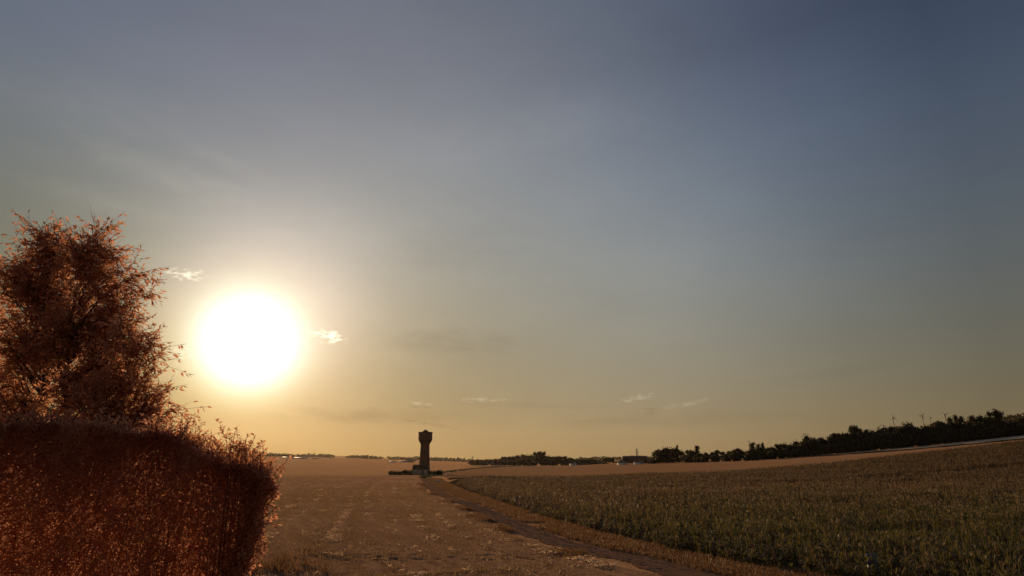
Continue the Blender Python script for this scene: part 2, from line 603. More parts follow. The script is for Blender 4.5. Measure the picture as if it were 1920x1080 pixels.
def strip(name, c, wl, wr, z, mat, m=8, wob=0.0, seed=1):
    nrm = normals2(c)
    k = len(c)
    s = np.arange(k) * 0.6
    jl = (fbm(s * .5, s * 0 + 3, seed) - .5) * wob
    jr = (fbm(s * .5, s * 0 + 8, seed) - .5) * wob
    t = np.linspace(0, 1, m)
    off = (wl + jl)[:, None] * (1 - t) + (-(wr + jr))[:, None] * t
    X = c[:, 0:1] + nrm[:, 0:1] * off
    Y = c[:, 1:2] + nrm[:, 1:2] * off
    return grid_mesh(name, X, Y, H(X, Y) + z + 0 * X), X, Y


TW = 1.15
me, _, _ = strip('dirt_track', TRK, TW + 0 * TRK[:, 0], TW + 0 * TRK[:, 0], 0.03, M['track'], 9, 1.3)
# two worn wheel ruts along the track
co = np.zeros(len(me.vertices) * 3, dtype=np.float32)
me.vertices.foreach_get('co', co)
co = co.reshape(-1, 9, 3)
co[:, :, 2] += np.array([0, .02, .0, .015, .03, .015, .0, .02, 0])[None] - 0.0
me.vertices.foreach_set('co', co.ravel())
tag(obj('dirt_track', me, M['track'], smooth=True), kind='structure')

# track beyond the tower, swinging away to the right
far_px = [(797, 897), (806, 892.5), (826, 888.5), (860, 883), (900, 878.5), (950, 875.5), (1000, 874)]
FTRK = resample(np.array([G(*p) for p in far_px]), 3.0)
me, _, _ = strip('far_track', FTRK, 1.4 + 0 * FTRK[:, 0], 1.4 + 0 * FTRK[:, 0], 0.05, M['track'], 3)
tag(obj('dirt_track', me, M['pale'], smooth=True), kind='structure')

# ---- harvested field left of the track: fine relief, two wheel ruts across its near end


def track_offset(x, y):
    """signed distance to the left of the track centre (approx., by depth)"""
    o = np.argsort(TRK[:, 1])
    cx = np.interp(y, TRK[o, 1], TRK[o, 0])
    ang = np.interp(y, TRK[o, 1], np.arctan2(np.gradient(TRK[:, 0]), np.gradient(TRK[:, 1]))[o])
    return (cx - x) * np.cos(ang)


fy = np.concatenate([np.arange(3, 33, 0.5), np.arange(33, 38, 0.14), np.arange(38, 90, 0.4), np.arange(90, 235, 1.5)])
ft = np.linspace(0, 1, 260) ** 1.25
o = np.argsort(TRK[:, 1])
edge_x = np.interp(fy, TRK[o, 1], TRK[o, 0])
edge_x = edge_x - 1.9 - (fbm(fy * .4, fy * 0, 5) - .5) * 0.9
FX = edge_x[:, None] - ft[None] * (42 + 0.55 * fy[:, None])
FY = np.repeat(fy[:, None], len(ft), 1)
rel = (fbm(FX * 1.4, FY * 1.4, 9, 3) - .5) * 0.10 + (fbm(FX * .25, FY * .25, 4, 2) - .5) * .16
rowphase = track_offset(FX, FY)
rel = rel + 0.03 * np.sin(rowphase * 2 * np.pi / 1.1)
for oc in (5.2, 7.0, 12.6, 14.4, 20.0, 21.8, 29, 30.8):
    rel = rel - .07 * np.exp(-((rowphase - oc - (fbm(FY / 9, FY * 0, 3) - .5)) / .28) ** 2)
for yc, sl, dep in ((34.6, 0.012, .045), (36.1, 0.012, .04), (52.0, -0.05, .05)):
    lim = smooth(-15, -11, FX) * (1 - smooth(0.5, 3.0, FX))
    rel = rel - dep * np.exp(-((FY - yc - sl * FX) / 0.16) ** 2) * lim
rel = rel * (1 - smooth(170, 230, FY) * .5)
wheel = np.zeros_like(FX)
for oc in (5.2, 7.0, 12.6, 14.4, 20.0, 21.8, 29, 30.8):
    wheel = np.maximum(wheel, np.exp(-((rowphase - oc - (fbm(FY / 9, FY * 0, 3) - .5)) / .42) ** 2) * (.35 + .9 * fbm(FX / 3, FY / 5, 19)))
wheel = np.maximum(wheel, .7 * smooth(.55, .75, fbm(rowphase * .9, FY / 22, 23, 3)))
fm = grid_mesh('stubble_field', FX, FY, H(FX, FY) + 0.10 + rel)
at = fm.attributes.new('compacted', 'FLOAT', 'POINT')
at.data.foreach_set('value', np.clip(wheel, 0, 1).ravel().astype(np.float32))
tag(obj('stubble_field', fm, M['stubble'], smooth=True), kind='structure')

# ---- fields on the rise to the right
TPX = np.array([780, 880, 1000, 1130, 1200, 1300, 1400, 1600, 1750, 1920, 2150])
TDY = np.array([800, 700, 620, 560, 430, 345, 300, 290, 280, 275, 270.])


def tree_depth(px):
    return np.interp(px, TPX, TDY)


def dir_x(px):                     # lateral metres per metre of depth near the horizon line
    return (px - 960) / F * CP / (CP * CP + SP * SP) * 1.0 * (1 / 1.0)


def px_to_x(px, Y):
    return (px - 960) / (F / CP) * Y


MZ_TOP_PX = np.array([830, 850, 1000, 1200, 1380, 1560, 1725, 1920, 2200])
MZ_TOP_Y = np.array([165, 190, 195, 200, 190, 205, 225, 235, 240.])
pxs = np.linspace(838, 2150, 180)
tt = np.linspace(0, 1, 60)
Y0 = np.interp(pxs, MZ_TOP_PX, MZ_TOP_Y)
Y1 = np.minimum(tree_depth(pxs) + 6, np.interp(pxs, [838, 860, 900, 950, 1000, 1010], [255, 320, 430, 560, 640, 900]))
WY = Y0[None] + (Y1 - Y0)[None] * tt[:, None]
WX = px_to_x(pxs[None], WY)
tag(obj('cereal_field', grid_mesh('cereal_field', WX, WY, H(WX, WY) + 0.35 + (fbm(WX / 6, WY / 6, 2) - .5) * .35), M['wheat'], smooth=True), kind='structure')

for a, b, f0, f1 in ((1540, 2150, .90, .965), (868, 1010, .93, .985)):
    pp = np.linspace(a, b, 80)
    tt2 = np.linspace(0, 1, 6)
    T = tree_depth(pp)
    lo = T * f0
    if a > 1500:
        lo = T * np.interp(pp, [1540, 1700, 1850, 2150], [.955, .915, .90, .89])
    yy = lo[None] + (T * f1 - lo)[None] * tt2[:, None]
    xx = px_to_x(pp[None], yy)
    tag(obj('pale_field', grid_mesh('pale_field', xx, yy, H(xx, yy) + 0.75), M['pale'], smooth=True), kind='structure')

# ------------------------------------------------------------------ maize
mz_edge = np.array([G(*p) for p in [(836, 906), (860, 915), (900, 932), (1000, 967), (1100, 996), (1200, 1023), (1300, 1046), (1400, 1064), (1500, 1080), (1640, 1104)]] + [np.array([19.0, 20.0]), np.array([23.5, 10.0]), np.array([27.0, 3.0])])
oo = np.argsort(mz_edge[:, 1])
ME_Y, ME_X = mz_edge[oo, 1], mz_edge[oo, 0]


def hit(px, py):
    d = ray(px, py)
    for Y in np.arange(25, 300, .5):
        x_ = d[0] / d[1] * Y
        if CAM_Z + d[2] / d[1] * Y < float(H(x_, Y)):
            return (x_, Y)
    return (x_, Y)


TRAM = []
for ln_ in ([(1250, 972), (1390, 962), (1575, 950), (1760, 941), (1990, 932)], [(1020, 925), (1260, 922), (1500, 910), (1720, 893), (1980, 868)], [(1440, 1032), (1600, 1016), (1800, 1003), (1990, 995)]):
    q_ = np.array([hit(*p_) for p_ in ln_])
    TRAM.append(q_[np.argsort(q_[:, 0])])


def maize_points(y0, y1, dens, seed):
    r = np.random.default_rng(seed)
    xmax = 1.05 * y1
    n = int((y1 - y0) * (xmax + 12) * dens)
    y = r.uniform(y0, y1, n)
    x = r.uniform(-12, xmax, n)
    left = np.interp(y, ME_Y, ME_X)
    px = 960 + x / y * (F / CP)
    top = np.interp(px, MZ_TOP_PX, MZ_TOP_Y)
    gap = np.zeros(n, bool)
    for ln_ in TRAM:
        yl = np.interp(x, ln_[:, 0], ln_[:, 1], left=-99, right=-99)
        gap |= np.abs(y - yl) < (.7 + .010 * y) * (0.6 + .8 * fbm(x / 5, y / 5, 90))
    thin = fbm(x / 4, y / 4, 33, 3) < .27
    k = ~gap & ~thin & (x > left + r.uniform(0, .9, n) * fbm(y / 1.5, y * 0, 71) * 2) & (y < top + r.uniform(-3, 3, n)) & (px < np.where(y < 40, 2600, 2080)) & (y > 7)
    return x[k], y[k]


def maize_block(x, y, blades, hgt, wid, seg, tass):
    r = rng
    n = len(x)
    z = H(x, y)
    edge = np.clip((x - np.interp(y, ME_Y, ME_X)) / 3.0, 0, 1)
    hh = hgt * (0.68 + 0.62 * fbm(x / 6, y / 6, 21)) * r.uniform(.8, 1.15, n) * (.5 + .5 * edge)
    VV, QQ, base = [], [], 0
    # stalk + blades as bent ribbons
    N = n * blades
    bx, by, bz, bh = (np.repeat(a, blades) for a in (x, y, z, hh))
    frac = r.uniform(.18, .95, N)
    ang = r.uniform(0, 2 * np.pi, N)
    ln = r.uniform(.45, .8, N) * (hgt / 1.5)
    dx, dy = np.cos(ang), np.sin(ang)
    root = np.stack([bx, by, bz + bh * frac * .85], 1)
    rise = r.uniform(.25, .75, N)
    prof = [(0, 0), (.35, 1.0), (.75, 1.15), (1.0, .7)] if seg == 3 else [(0, 0), (.5, 1.1), (1.0, .8)]
    ws = [.5, 1.0, .75, .05] if seg == 3 else [.6, 1.0, .1]
    ring = []
    for (t, q), w in zip(prof, ws):
        c = root + np.stack([dx * ln * t * .8, dy * ln * t * .8, ln * rise * q * .75], 1)
        s = np.stack([-dy, dx, np.zeros(N)], 1) * (wid * w / 2)
        ring.append(c - s); ring.append(c + s)
    K = len(ring)
    V = np.stack(ring, 1).reshape(-1, 3)
    b0 = np.arange(N) * K
    Q = np.concatenate([np.stack([b0 + 2 * i, b0 + 2 * i + 1, b0 + 2 * i + 3, b0 + 2 * i + 2], 1) for i in range(K // 2 - 1)])
    # upright stalk card pair
    st = np.stack([x, y, z], 1)
    a2 = r.uniform(0, np.pi, n)
    s = np.stack([np.cos(a2), np.sin(a2), 0 * a2], 1) * .02
    tp = st + np.stack([r.normal(0, .06, n), r.normal(0, .06, n), hh], 1)
    V2 = np.stack([st - s, st + s, tp + s * .5, tp - s * .5], 1).reshape(-1, 3)
    Q2 = np.arange(n * 4).reshape(n, 4) + len(V)
    return np.vstack([V, V2]), np.vstack([Q, Q2]), tp


mb = MB()
db = MB()
tb = MB()
for (y0, y1, dens, blades, hgt, wid, seg) in ((7, 27, 3.5, 6, 1.0, .08, 3), (27, 62, 5.5, 7, 1.0, .08, 3), (62, 110, 3.2, 6, .95, .12, 2), (110, 170, 1.9, 5, .9, .2, 2), (170, 245, 1.4, 4, .9, .3, 2)):
    x, y = maize_points(y0, y1, dens, int(y0))
    dryness = smooth(48, 120, y + 26 * (fbm(x / 9, y / 14, 55) - .5) + np.clip(22 - x, 0, 30) * 1.6) * .85 + .1
    dry = rng.random(len(x)) < dryness
    tps = []
    for bld, sel in ((mb, ~dry), (db, dry)):
        V, Q, tp = maize_block(x[sel], y[sel], blades, hgt, wid, seg, True)
        bld.add(V, Q)
        tps.append(tp)
    tp = np.vstack(tps)
    pick = rng.random(len(tp)) < .55 * fbm(tp[:, 0] / 10, tp[:, 1] / 10, 31) * 2 * smooth(40, 75, tp[:, 1]) + .06
    tpp = np.repeat(tp[pick], 3, 0)
    d = np.stack([rng.normal(0, .35, len(tpp)), rng.normal(0, .35, len(tpp)), np.ones(len(tpp))], 1)
    V, Q = leaf_quads(tpp - np.array([0, 0, .05]), d, .24, .035 + wid * .12)
    tb.add(V, Q)
maize = mb.build('maize_crop', M['maize'])
tag(maize, 'dense green maize crop covering the slope right of the dirt track', 'crop', kind='stuff')
dryc = db.build('dry_plants', M['maize_dry'], maize)
dryc['kind'] = 'stuff'
tas = tb.build('tassels', M['tassel'], maize)
tas['kind'] = 'stuff'
# bare soil under the crop
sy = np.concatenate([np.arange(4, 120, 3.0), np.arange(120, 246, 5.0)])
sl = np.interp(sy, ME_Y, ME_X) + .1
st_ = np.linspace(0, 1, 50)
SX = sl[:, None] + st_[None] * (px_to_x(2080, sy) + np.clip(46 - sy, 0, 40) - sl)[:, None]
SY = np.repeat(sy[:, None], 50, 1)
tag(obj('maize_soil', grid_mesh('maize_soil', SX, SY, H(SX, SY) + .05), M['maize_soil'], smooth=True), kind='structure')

# ------------------------------------------------------------------ straw, stubble stalks, verge grass
L_RAW = TRK[np.argsort(TRK[:, 1])]
NRM = normals2(L_RAW)          # travel away from the camera: left is -x


def along(n, off, y0, y1):
    y = y0 * (y1 / y0) ** rng.random(n)
    i = np.searchsorted(L_RAW[:, 1], y).clip(0, len(L_RAW) - 1)
    c = L_RAW[i]
    return c + NRM[i] * off[:, None]


clumps = []
for k, off0 in enumerate(np.arange(3.2, 46, 2.15)):
    n = 2200
    p = along(n, off0 + rng.normal(0, .26, n), 32, 150)
    dens = fbm(p[:, 0] * .5 + k * 7.3, p[:, 1] * .45, 41 + k, 4)
    w = .62 * smooth(.47, .78, dens) * (0.5 + 0.5 * ((k * 7) % 3)) * (1 - .75 * smooth(18, 40, off0))
    clumps.append(p[rng.random(n) < w])
extra = along(3000, rng.uniform(2.5, 45, 3000), 32, 120)
clumps.append(extra[fbm(extra[:, 0] * .3, extra[:, 1] * .3, 77) > .62])
# a brighter swath at the near right corner by the track
n = 900
p = along(n, 2.9 + rng.normal(0, .3, n), 32, 40)
clumps.append(p[fbm(p[:, 0] * .6, p[:, 1] * .6, 5) > .42])
C = np.vstack(clumps)
sb = MB()
k = 2
pos = np.repeat(C, k, 0) + rng.normal(0, .06, (len(C) * k, 2))
zz = H(pos[:, 0], pos[:, 1]) + .12 + rng.uniform(0, .09, len(pos))
a = rng.uniform(0, 2 * np.pi, len(pos))
d = np.stack([np.cos(a), np.sin(a), rng.normal(.12, .3, len(pos))], 1)
nrm = np.stack([rng.normal(0, .9, len(pos)), rng.normal(0, .9, len(pos)), np.ones(len(pos))], 1)
V, Q = leaf_quads(np.stack([pos[:, 0], pos[:, 1], zz], 1), d, rng.uniform(.10, .3, len(pos)), rng.uniform(.025, .06, len(pos)), .1, nrm)
sb.add(V, Q)
tag(sb.build('straw_litter', M['straw']), 'pale loose straw lying in broken rows on the harvested field', 'straw', kind='stuff')

n = 100000
p = along(n, rng.uniform(2.1, 44, n), 15, 130)
r_off = np.round(track_offset(p[:, 0], p[:, 1]) / .36)
zz = H(p[:, 0], p[:, 1]) + .03
d = np.stack([rng.normal(0, .35, n), rng.normal(0, .35, n), np.ones(n)], 1)
V, Q = leaf_quads(np.stack([p[:, 0], p[:, 1], zz], 1), d, rng.uniform(.12, .26, n), .02 + p[:, 1] * .0004, .1)
stb = MB(); stb.add(V, Q)
tag(stb.build('stubble', M['stalk']), 'short brown stubble stalks standing on the harvested field', 'stubble', kind='stuff')

pb = MB()
n = 5200
p = along(n, rng.normal(0, .62, n), 31, 85)
rr = rng.uniform(.012, .05, n) * (1 + .008 * p[:, 1])
oct_v = np.array([(1, 0, 0), (0, 1, 0), (-1, 0, 0), (0, -1, 0), (0, 0, .7)])
V = (np.stack([p[:, 0], p[:, 1], H(p[:, 0], p[:, 1]) + .035], 1)[:, None] + oct_v[None] * rr[:, None, None] * rng.uniform(.6, 1.3, (n, 5, 1)))
T = np.array([(0, 1, 4), (1, 2, 4), (2, 3, 4), (3, 0, 4)])[None] + np.arange(n)[:, None, None] * 5
pb.add(V.reshape(-1, 3), T=T.reshape(-1, 3))
tag(pb.build('gravel', M['gravel']), 'loose brown gravel scattered along the dirt track', 'gravel', kind='stuff')

gb = MB()


def tufts(pts, hmin, hmax, blades, w):
    n = len(pts) * blades
    q = np.repeat(pts, blades, 0) + rng.normal(0, .10, (n, 2))
    z = H(q[:, 0], q[:, 1]) + .02
    d = np.stack([rng.normal(0, .38, n), rng.normal(0, .38, n), np.ones(n)], 1)
    wid = w + q[:, 1] * .00035
    return leaf_quads(np.stack([q[:, 0], q[:, 1], z], 1), d, rng.uniform(hmin, hmax, n), wid, .15)


n = 3900
pr = along(n * 4, -(TW + .05 + rng.uniform(0, 1, n * 4) * 3.6), 8, 200)
pr = pr[(fbm(pr[:, 0] * .5, pr[:, 1] * .3, 15) > .3) & (pr[:, 0] < np.interp(pr[:, 1], ME_Y, ME_X) + .6)]
V, Q = tufts(pr, .10, .32, 8, .018); gb.add(V, Q)
pl = along(n, TW + .1 + np.abs(rng.normal(0, .8, n)), 29, 150)
pl = pl[fbm(pl[:, 0] * .35, pl[:, 1] * .22, 16) > .56]
V, Q = tufts(pl, .12, .4, 8, .02); gb.add(V, Q)
tag(gb.build('verge_grass', M['grass']), 'dry brown grass growing along both edges of the dirt track', 'grass', kind='stuff')

# long dark grass bank along the far part of the track
bb = MB()
pts = FTRK[rng.integers(0, len(FTRK), 1500)] + np.stack([rng.normal(0, .7, 1500), -2.6 + rng.normal(0, .8, 1500)], 1)
V, Q = tufts(pts, .4, 1.0, 4, .12); bb.add(V, Q)
tag(bb.build('bank_grass', M['far_leaf']), 'dark rough grass bank beside the far track right of the tower', 'grass', kind='stuff')

# ------------------------------------------------------------------ water tower and its small buildings
TD = 249.0
MPP = TD / (F / CP)                # metres per pixel across
tx = px_to_x(796, TD)
tower = thing('water_tower', (tx, TD, 0), 'tall dark brick water tower with a wider flared head in the middle of the fields', 'water tower')
ROT = R(22.5)
m_ = MB(); m_.lathe([(2.75, 0), (2.75, .5), (2.55, .6)], 8, ROT); m_.build('plinth', M['brick_dark'], tower)
m_ = MB(); m_.lathe([(2.35, .5), (2.12, 4.0), (1.9, 8.0), (1.78, 11.6)], 8, ROT); m_.build('shaft', M['brick'], tower)
m_ = MB(); m_.lathe([(1.80, 11.45), (1.98, 11.5), (1.98, 11.68), (1.80, 11.72)], 8, ROT); m_.build('string_course', M['brick_dark'], tower)
m_ = MB(); m_.lathe([(1.80, 11.7), (2.15, 12.05), (2.55, 12.65), (2.85, 13.1)], 8, ROT); m_.build('corbel', M['brick_dark'], tower)
m_ = MB(); m_.lathe([(2.82, 13.05), (2.82, 15.85)], 8, ROT); m_.build('tank', M['brick'], tower)
m_ = MB(); m_.lathe([(2.84, 15.8), (3.0, 15.9), (3.0, 16.12), (2.7, 16.2), (0.02, 16.35)], 8, ROT); m_.build('cornice', M['brick_dark'], tower)
m_ = MB(); m_.lathe([(1.25, 16.2), (1.22, 16.45), (.85, 16.72), (.45, 16.95), (.4, 17.1), (.02, 17.15)], 8, ROT); m_.build('cupola', M['brick_dark'], tower)
m_ = MB(); m_.tube([(-2.55, -.9, 15.9), (-2.55, -.9, 16.7)], .05, 5); m_.build('mast', M['metal'], tower)
for zz in (4.6, 8.4):
    w = MB(); w.box((0, -2.1 + (zz - 4.6) * .056, zz), (.42, .16, 1.0)); w.build('window', M['window'], tower)

ann = thing('pump_house', (px_to_x(788.5, TD - 6), TD - 6, 0), 'low pump house with pale wall and dark roof at the foot of the brick tower', 'building')
m_ = MB(); m_.box((0, 0, 1.05), (5.2, 4.0, 2.1)); m_.build('wall', M['render'], ann)
m_ = MB()
V = [(-2.75, -2.25, 2.1), (2.75, -2.25, 2.1), (2.75, 2.25, 2.1), (-2.75, 2.25, 2.1), (-2.65, -.6, 3.75), (2.65, -.6, 3.75), (2.65, .6, 3.75), (-2.65, .6, 3.75)]
m_.add(V, [(0, 3, 2, 1), (4, 5, 6, 7), (0, 1, 5, 4), (1, 2, 6, 5), (2, 3, 7, 6), (3, 0, 4, 7)])
m_.build('roof', M['brick_dark'], ann)
m_ = MB(); m_.box((2.3, -2.06, 1.0), (.28, .12, 2.0)); m_.build('corner_pier', M['white'], ann)
m_ = MB(); m_.box((1.3, -2.03, .85), (.85, .06, 1.7)); dr = m_.build('door', M['grey_plastic'], ann)
m_ = MB(); m_.box((1.6, -2.08, .85), (.05, .06, .14)); m_.build('handle', M['metal'], dr)
m_ = MB(); m_.box((0, -2.33, 2.08), (5.5, .12, .12)); m_.build('gutter', M['slate'], ann)


def leaf_mass(boxes, n, size, cmat, lmat, name, parent=None, loc=(0, 0, 0)):
    """low clipped growth: leaf clumps over rounded boxes; boxes = (cx,cy,cz,rx,ry,rz)"""
    b = MB()
    for (cx, cy, cz, rx, ry, rz) in boxes:
        u = unit(rng.normal(size=(n, 3)))
        e = np.sign(u) * np.abs(u) ** .6
        p = e * np.array([rx, ry, rz]) * rng.uniform(.75, 1.05, (n, 1)) + np.array([cx, cy, cz])
        p[:, 2] = np.maximum(p[:, 2], .02)
        V, Q = leaf_quads(p, u + rng.normal(0, .6, (n, 3)), rng.uniform(.6, 1.2, n) * size, rng.uniform(.6, 1.1, n) * size * .7)
        b.add(V, Q)
    return b.build(name, lmat, parent, loc=loc)


def hedge_row(px0, px1, Y, h, label, n=500, bump_=None):
    x0, x1 = px_to_x(px0, Y), px_to_x(px1, Y)
    t = thing('hedge', ((x0 + x1) / 2, Y, 0), label, 'hedge')
    w = (x1 - x0) / 2
    bx = [(0, 0, h * .5, w, .7, h * .5)]
    if bump_:
        bx += [((bump_[0] * 2 - 1) * w, 0, h * .6, w * bump_[1], .8, h * bump_[2])]
    f = leaf_mass(bx, n, .42, None, M['far_leaf'], 'foliage', t)
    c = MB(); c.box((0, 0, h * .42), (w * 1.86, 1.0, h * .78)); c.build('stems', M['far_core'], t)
    return t


hedge_row(730, 756, TD - 5, 1.35, 'low brown hedge left of the tower, outermost of the two there', 420)
hedge_row(756, 775, TD - 5.5, 1.75, 'rounder dark bush close against the left side of the pump house', 420)
hedge_row(804, 822, TD - 4, 1.35, 'low dark hedge starting right at the foot of the brick tower', 420)
hedge_row(821, 830, TD - 4.5, 1.7, 'small square clipped bush at the right end of the tower hedge', 300)

# pale stone by the track
sx, sy_ = G(821, 906)
st = thing('marker_stone', (sx, sy_, 0), 'small pale boundary stone beside the bend of the dirt track', 'stone')
m_ = MB()
V = np.array([(-.62, -.3, 0), (.6, -.32, 0), (.62, .3, 0), (-.6, .3, 0), (-.5, -.22, .62), (.46, -.24, .55), (.48, .2, .52), (-.48, .22, .6)])
m_.add(V, [(0, 3, 2, 1), (4, 5, 6, 7), (0, 1, 5, 4), (1, 2, 6, 5), (2, 3, 7, 6), (3, 0, 4, 7)])
sm = m_.build('block', M['stone'], st)
bv = sm.modifiers.new('b', 'BEVEL'); bv.width = .07; bv.segments = 2
m_ = MB(); m_.box((0, 0, .05), (1.5, .9, .1)); m_.build('footing', M['stone'], st)

# marker post at the lower right edge of the picture
pp = P(1634, 1058, 30.0)
post = thing('marker_post', (pp[0], 30.0, float(H(pp[0], 30.0))), 'grey marker post with a small panel standing before the maize at the bottom right', 'post')
zt = pp[2] - float(H(pp[0], 30.0))
m_ = MB(); m_.box((0, 0, (zt + .3) / 2 - .3), (.12, .08, zt + .3)); b_ = m_.build('stake', M['grey_plastic'], post)
m_ = MB(); m_.box((0.02, -.06, zt + .22), (.52, .035, .5), R(8)); b_ = m_.build('panel', M['grey_plastic'], post)
bv = b_.modifiers.new('b', 'BEVEL'); bv.width = .012; bv.segments = 2
m_ = MB(); m_.box((0.0, -.02, zt - .10), (.34, .2, .12)); m_.build('collar', M['metal'], post)

# ------------------------------------------------------------------ near trees and hedge on the left


def bez(a, b, c, k):
    t = np.linspace(0, 1, k)[:, None]
    return (1 - t) ** 2 * a + 2 * t * (1 - t) * b + t ** 2 * c


def near_tree(name, label, group, trunk_px, lobes, depth, nbranch, twigs, leaves, lsize, trad, zbase=0.0):
    """trunk_px: (px, py) points from the base upwards; lobes: (px, py, rx, ry, weight)"""
    tp = np.array([P(px, py, depth) for px, py in trunk_px])
    base = np.array([tp[0, 0], depth, 0.0])
    root = thing(name, tuple(base), label, 'tree', group)
    trunk = np.vstack([[base + np.array([.1, 0, -.1])], tp])
    trunk[1:-1, 1] += rng.normal(0, .12, len(trunk) - 2)
    tc = resample(trunk, .25)
    rad = np.interp(np.linspace(0, 1, len(tc)), [0, .6, 1], [trad, trad * .5, .008])
    m_ = MB(); m_.tube(tc - base, rad, 8); m_.build('trunk', M['bark'], root, smooth=True)
    ppm = depth / (F / CP)
    wts = np.array([l[4] for l in lobes], float); wts /= wts.sum()
    br = MB()
    LP, LD = [], []
    for i in range(nbranch):
        l = lobes[rng.choice(len(lobes), p=wts)]
        c = P(l[0], l[1], depth)
        u = unit(rng.normal(size=3)) * rng.uniform(.3, 1.0)
        tip = c + rng.normal(0, .13, 3) + np.array([u[0] * l[2] * ppm, u[1] * min(1.3, l[2] * ppm * 1.2), u[2] * l[3] * ppm])
        hd = np.hypot(*(tip - tc[np.argmin(np.abs(tc[:, 2] - tip[2]))])[:2])
        za = tip[2] - hd * rng.uniform(.6, 1.1) - rng.uniform(.2, .6)
        j = int(np.clip(np.argmin(np.abs(tc[:, 2] - za)), 2, len(tc) - 3))
        a = tc[j]
        midp = a * .45 + tip * .55 + np.array([0, 0, rng.uniform(.05, .35)])
        k = 9
        pts = bez(a, midp, tip, k) + np.vstack([np.zeros(3), rng.normal(0, .03, (k - 1, 3))])
        br.tube(pts - base, np.linspace(min(.028, rad[j] * .7), .003, k), 5)
        for q in range(twigs):
            t = rng.uniform(.28, 1.0)
            f = t * (k - 1); i0 = min(int(f), k - 2)
            s = pts[i0] + (pts[i0 + 1] - pts[i0]) * (f - i0)
            bd = unit(pts[i0 + 1] - pts[i0])
            d = unit(bd * .8 + rng.normal(0, .75, 3) + np.array([0, 0, .2]))
            ln = rng.uniform(.3, .85)
            e = s + d * ln + np.array([0, 0, -.12 * rng.uniform(0, 1)])
            tw = bez(s, s + d * ln * .6, e, 4)
            br.tube(tw - base, [.005, .004, .003, .0015], 3)
            m = leaves
            tt_ = np.sort(rng.uniform(.1, 1.0, m))[:, None]
            lp = s + (e - s) * tt_
            ld = unit(d[None] * .7 + rng.normal(0, .42, (m, 3)) + np.array([0, 0, -.42]))
            LP.append(lp); LD.append(ld)
    br.build('branches', M['bark'], root)
    LP, LD = np.vstack(LP), np.vstack(LD)
    n = len(LP)
    V, Q = leaf_quads(LP - base, LD, rng.uniform(.7, 1.2, n) * lsize, rng.uniform(.7, 1.1, n) * lsize * .31, .25)
    lb = MB(); lb.add(V, Q)
    cr = lb.build('crown', M['flare_leaf'], root)
    cr['kind'] = 'stuff'
    return root


TG = 'trees behind the near hedge'
near_tree('leafy_tree', 'tallest leafy tree at the left edge with its thick trunk above the hedge', TG,
          [(70, 800), (76, 740), (74, 660), (84, 560), (95, 470), (101, 412)],
          [(70, 500, 58, 70, 1.5), (40, 590, 70, 80, 1.6), (92, 464, 24, 34, .7), (20, 690, 50, 60, .9), (80, 640, 50, 60, .7), (15, 760, 60, 28, .6), (20, 520, 30, 50, .6), (115, 560, 24, 70, .8), (30, 780, 50, 20, .5)],
          14.5, 108, 18, 7, .155, .11)
near_tree('leafy_tree', 'slimmer leafy tree just right of the tallest one, level top near the gap', TG,
          [(122, 800), (126, 740), (132, 660), (146, 560), (162, 480), (173, 424)],
          [(168, 480, 44, 55, 1.3), (218, 545, 46, 72, 1.5), (160, 600, 55, 70, 1.5), (215, 640, 34, 55, .8), (140, 700, 36, 50, .6), (175, 462, 14, 22, .4), (252, 540, 26, 42, .7), (105, 630, 30, 70, .9), (130, 500, 20, 40, .4), (235, 500, 16, 26, .3), (110, 760, 34, 30, .5), (200, 700, 40, 50, .8), (245, 600, 20, 40, .4)],
          14.0, 112, 18, 7, .152, .075)
near_tree('leafy_tree', 'shorter leafy tree nearest the sun with branches drooping to the right', TG,
          [(216, 840), (222, 780), (232, 720), (246, 670), (262, 640)],
          [(250, 690, 34, 56, 1.1), (272, 720, 22, 56, 1.0), (215, 730, 44, 56, 1.0), (266, 650, 18, 18, .4), (180, 770, 40, 36, .8), (280, 780, 22, 30, .6), (240, 640, 22, 26, .4), (240, 790, 50, 20, .7), (292, 750, 14, 28, .4)],
          13.0, 56, 18, 7, .145, .055)
near_tree('leafy_tree', 'partly hidden leafy tree cut by the left border of the photo', TG,
          [(-60, 800), (-62, 740), (-66, 660), (-60, 560), (-50, 480)],
          [(-60, 520, 55, 60, 1), (-70, 620, 70, 80, 1.2), (-40, 720, 60, 50, .8)],
          15.0, 60, 18, 8, .15, .08)

# hedge
HY = 10.0
hx0, hx1 = px_to_x(-140, HY), px_to_x(498, HY)
hedge = thing('hedge', ((hx0 + hx1) / 2, HY + .9, 0), 'tall dense reddish brown hedge filling the lower left beside the stubble field', 'hedge')
hb = np.array(hedge.location)


def hedge_top(x):
    px = 960 + x / HY * (F / CP)
    zp = np.interp(px, [-140, 0, 120, 220, 300, 340, 370, 400, 460, 500, 540], [5.6, 5.56, 5.51, 5.45, 5.36, 5.2, 5.1, 5.04, 4.94, 4.74, 4.3])
    return zp + (fbm(x * .9, x * 0 + 2, 8) - .5) * .5


def hedge_end(z):                   # right-hand limit of the foliage by height
    return hx1 + np.interp(z, [0, 2.6, 3.3, 3.7, 4.2, 4.7, 5.2], [-.6, -.42, -.2, -.07, .02, .04, -.16])


n = 250000
hx = rng.uniform(hx0, hx1 + .2, n)
ht = hedge_top(hx)
hz = ht * (1 - rng.random(n) ** 1.5 * .99)
hz = np.where(rng.random(n) < .35, rng.uniform(2.4, ht), hz)
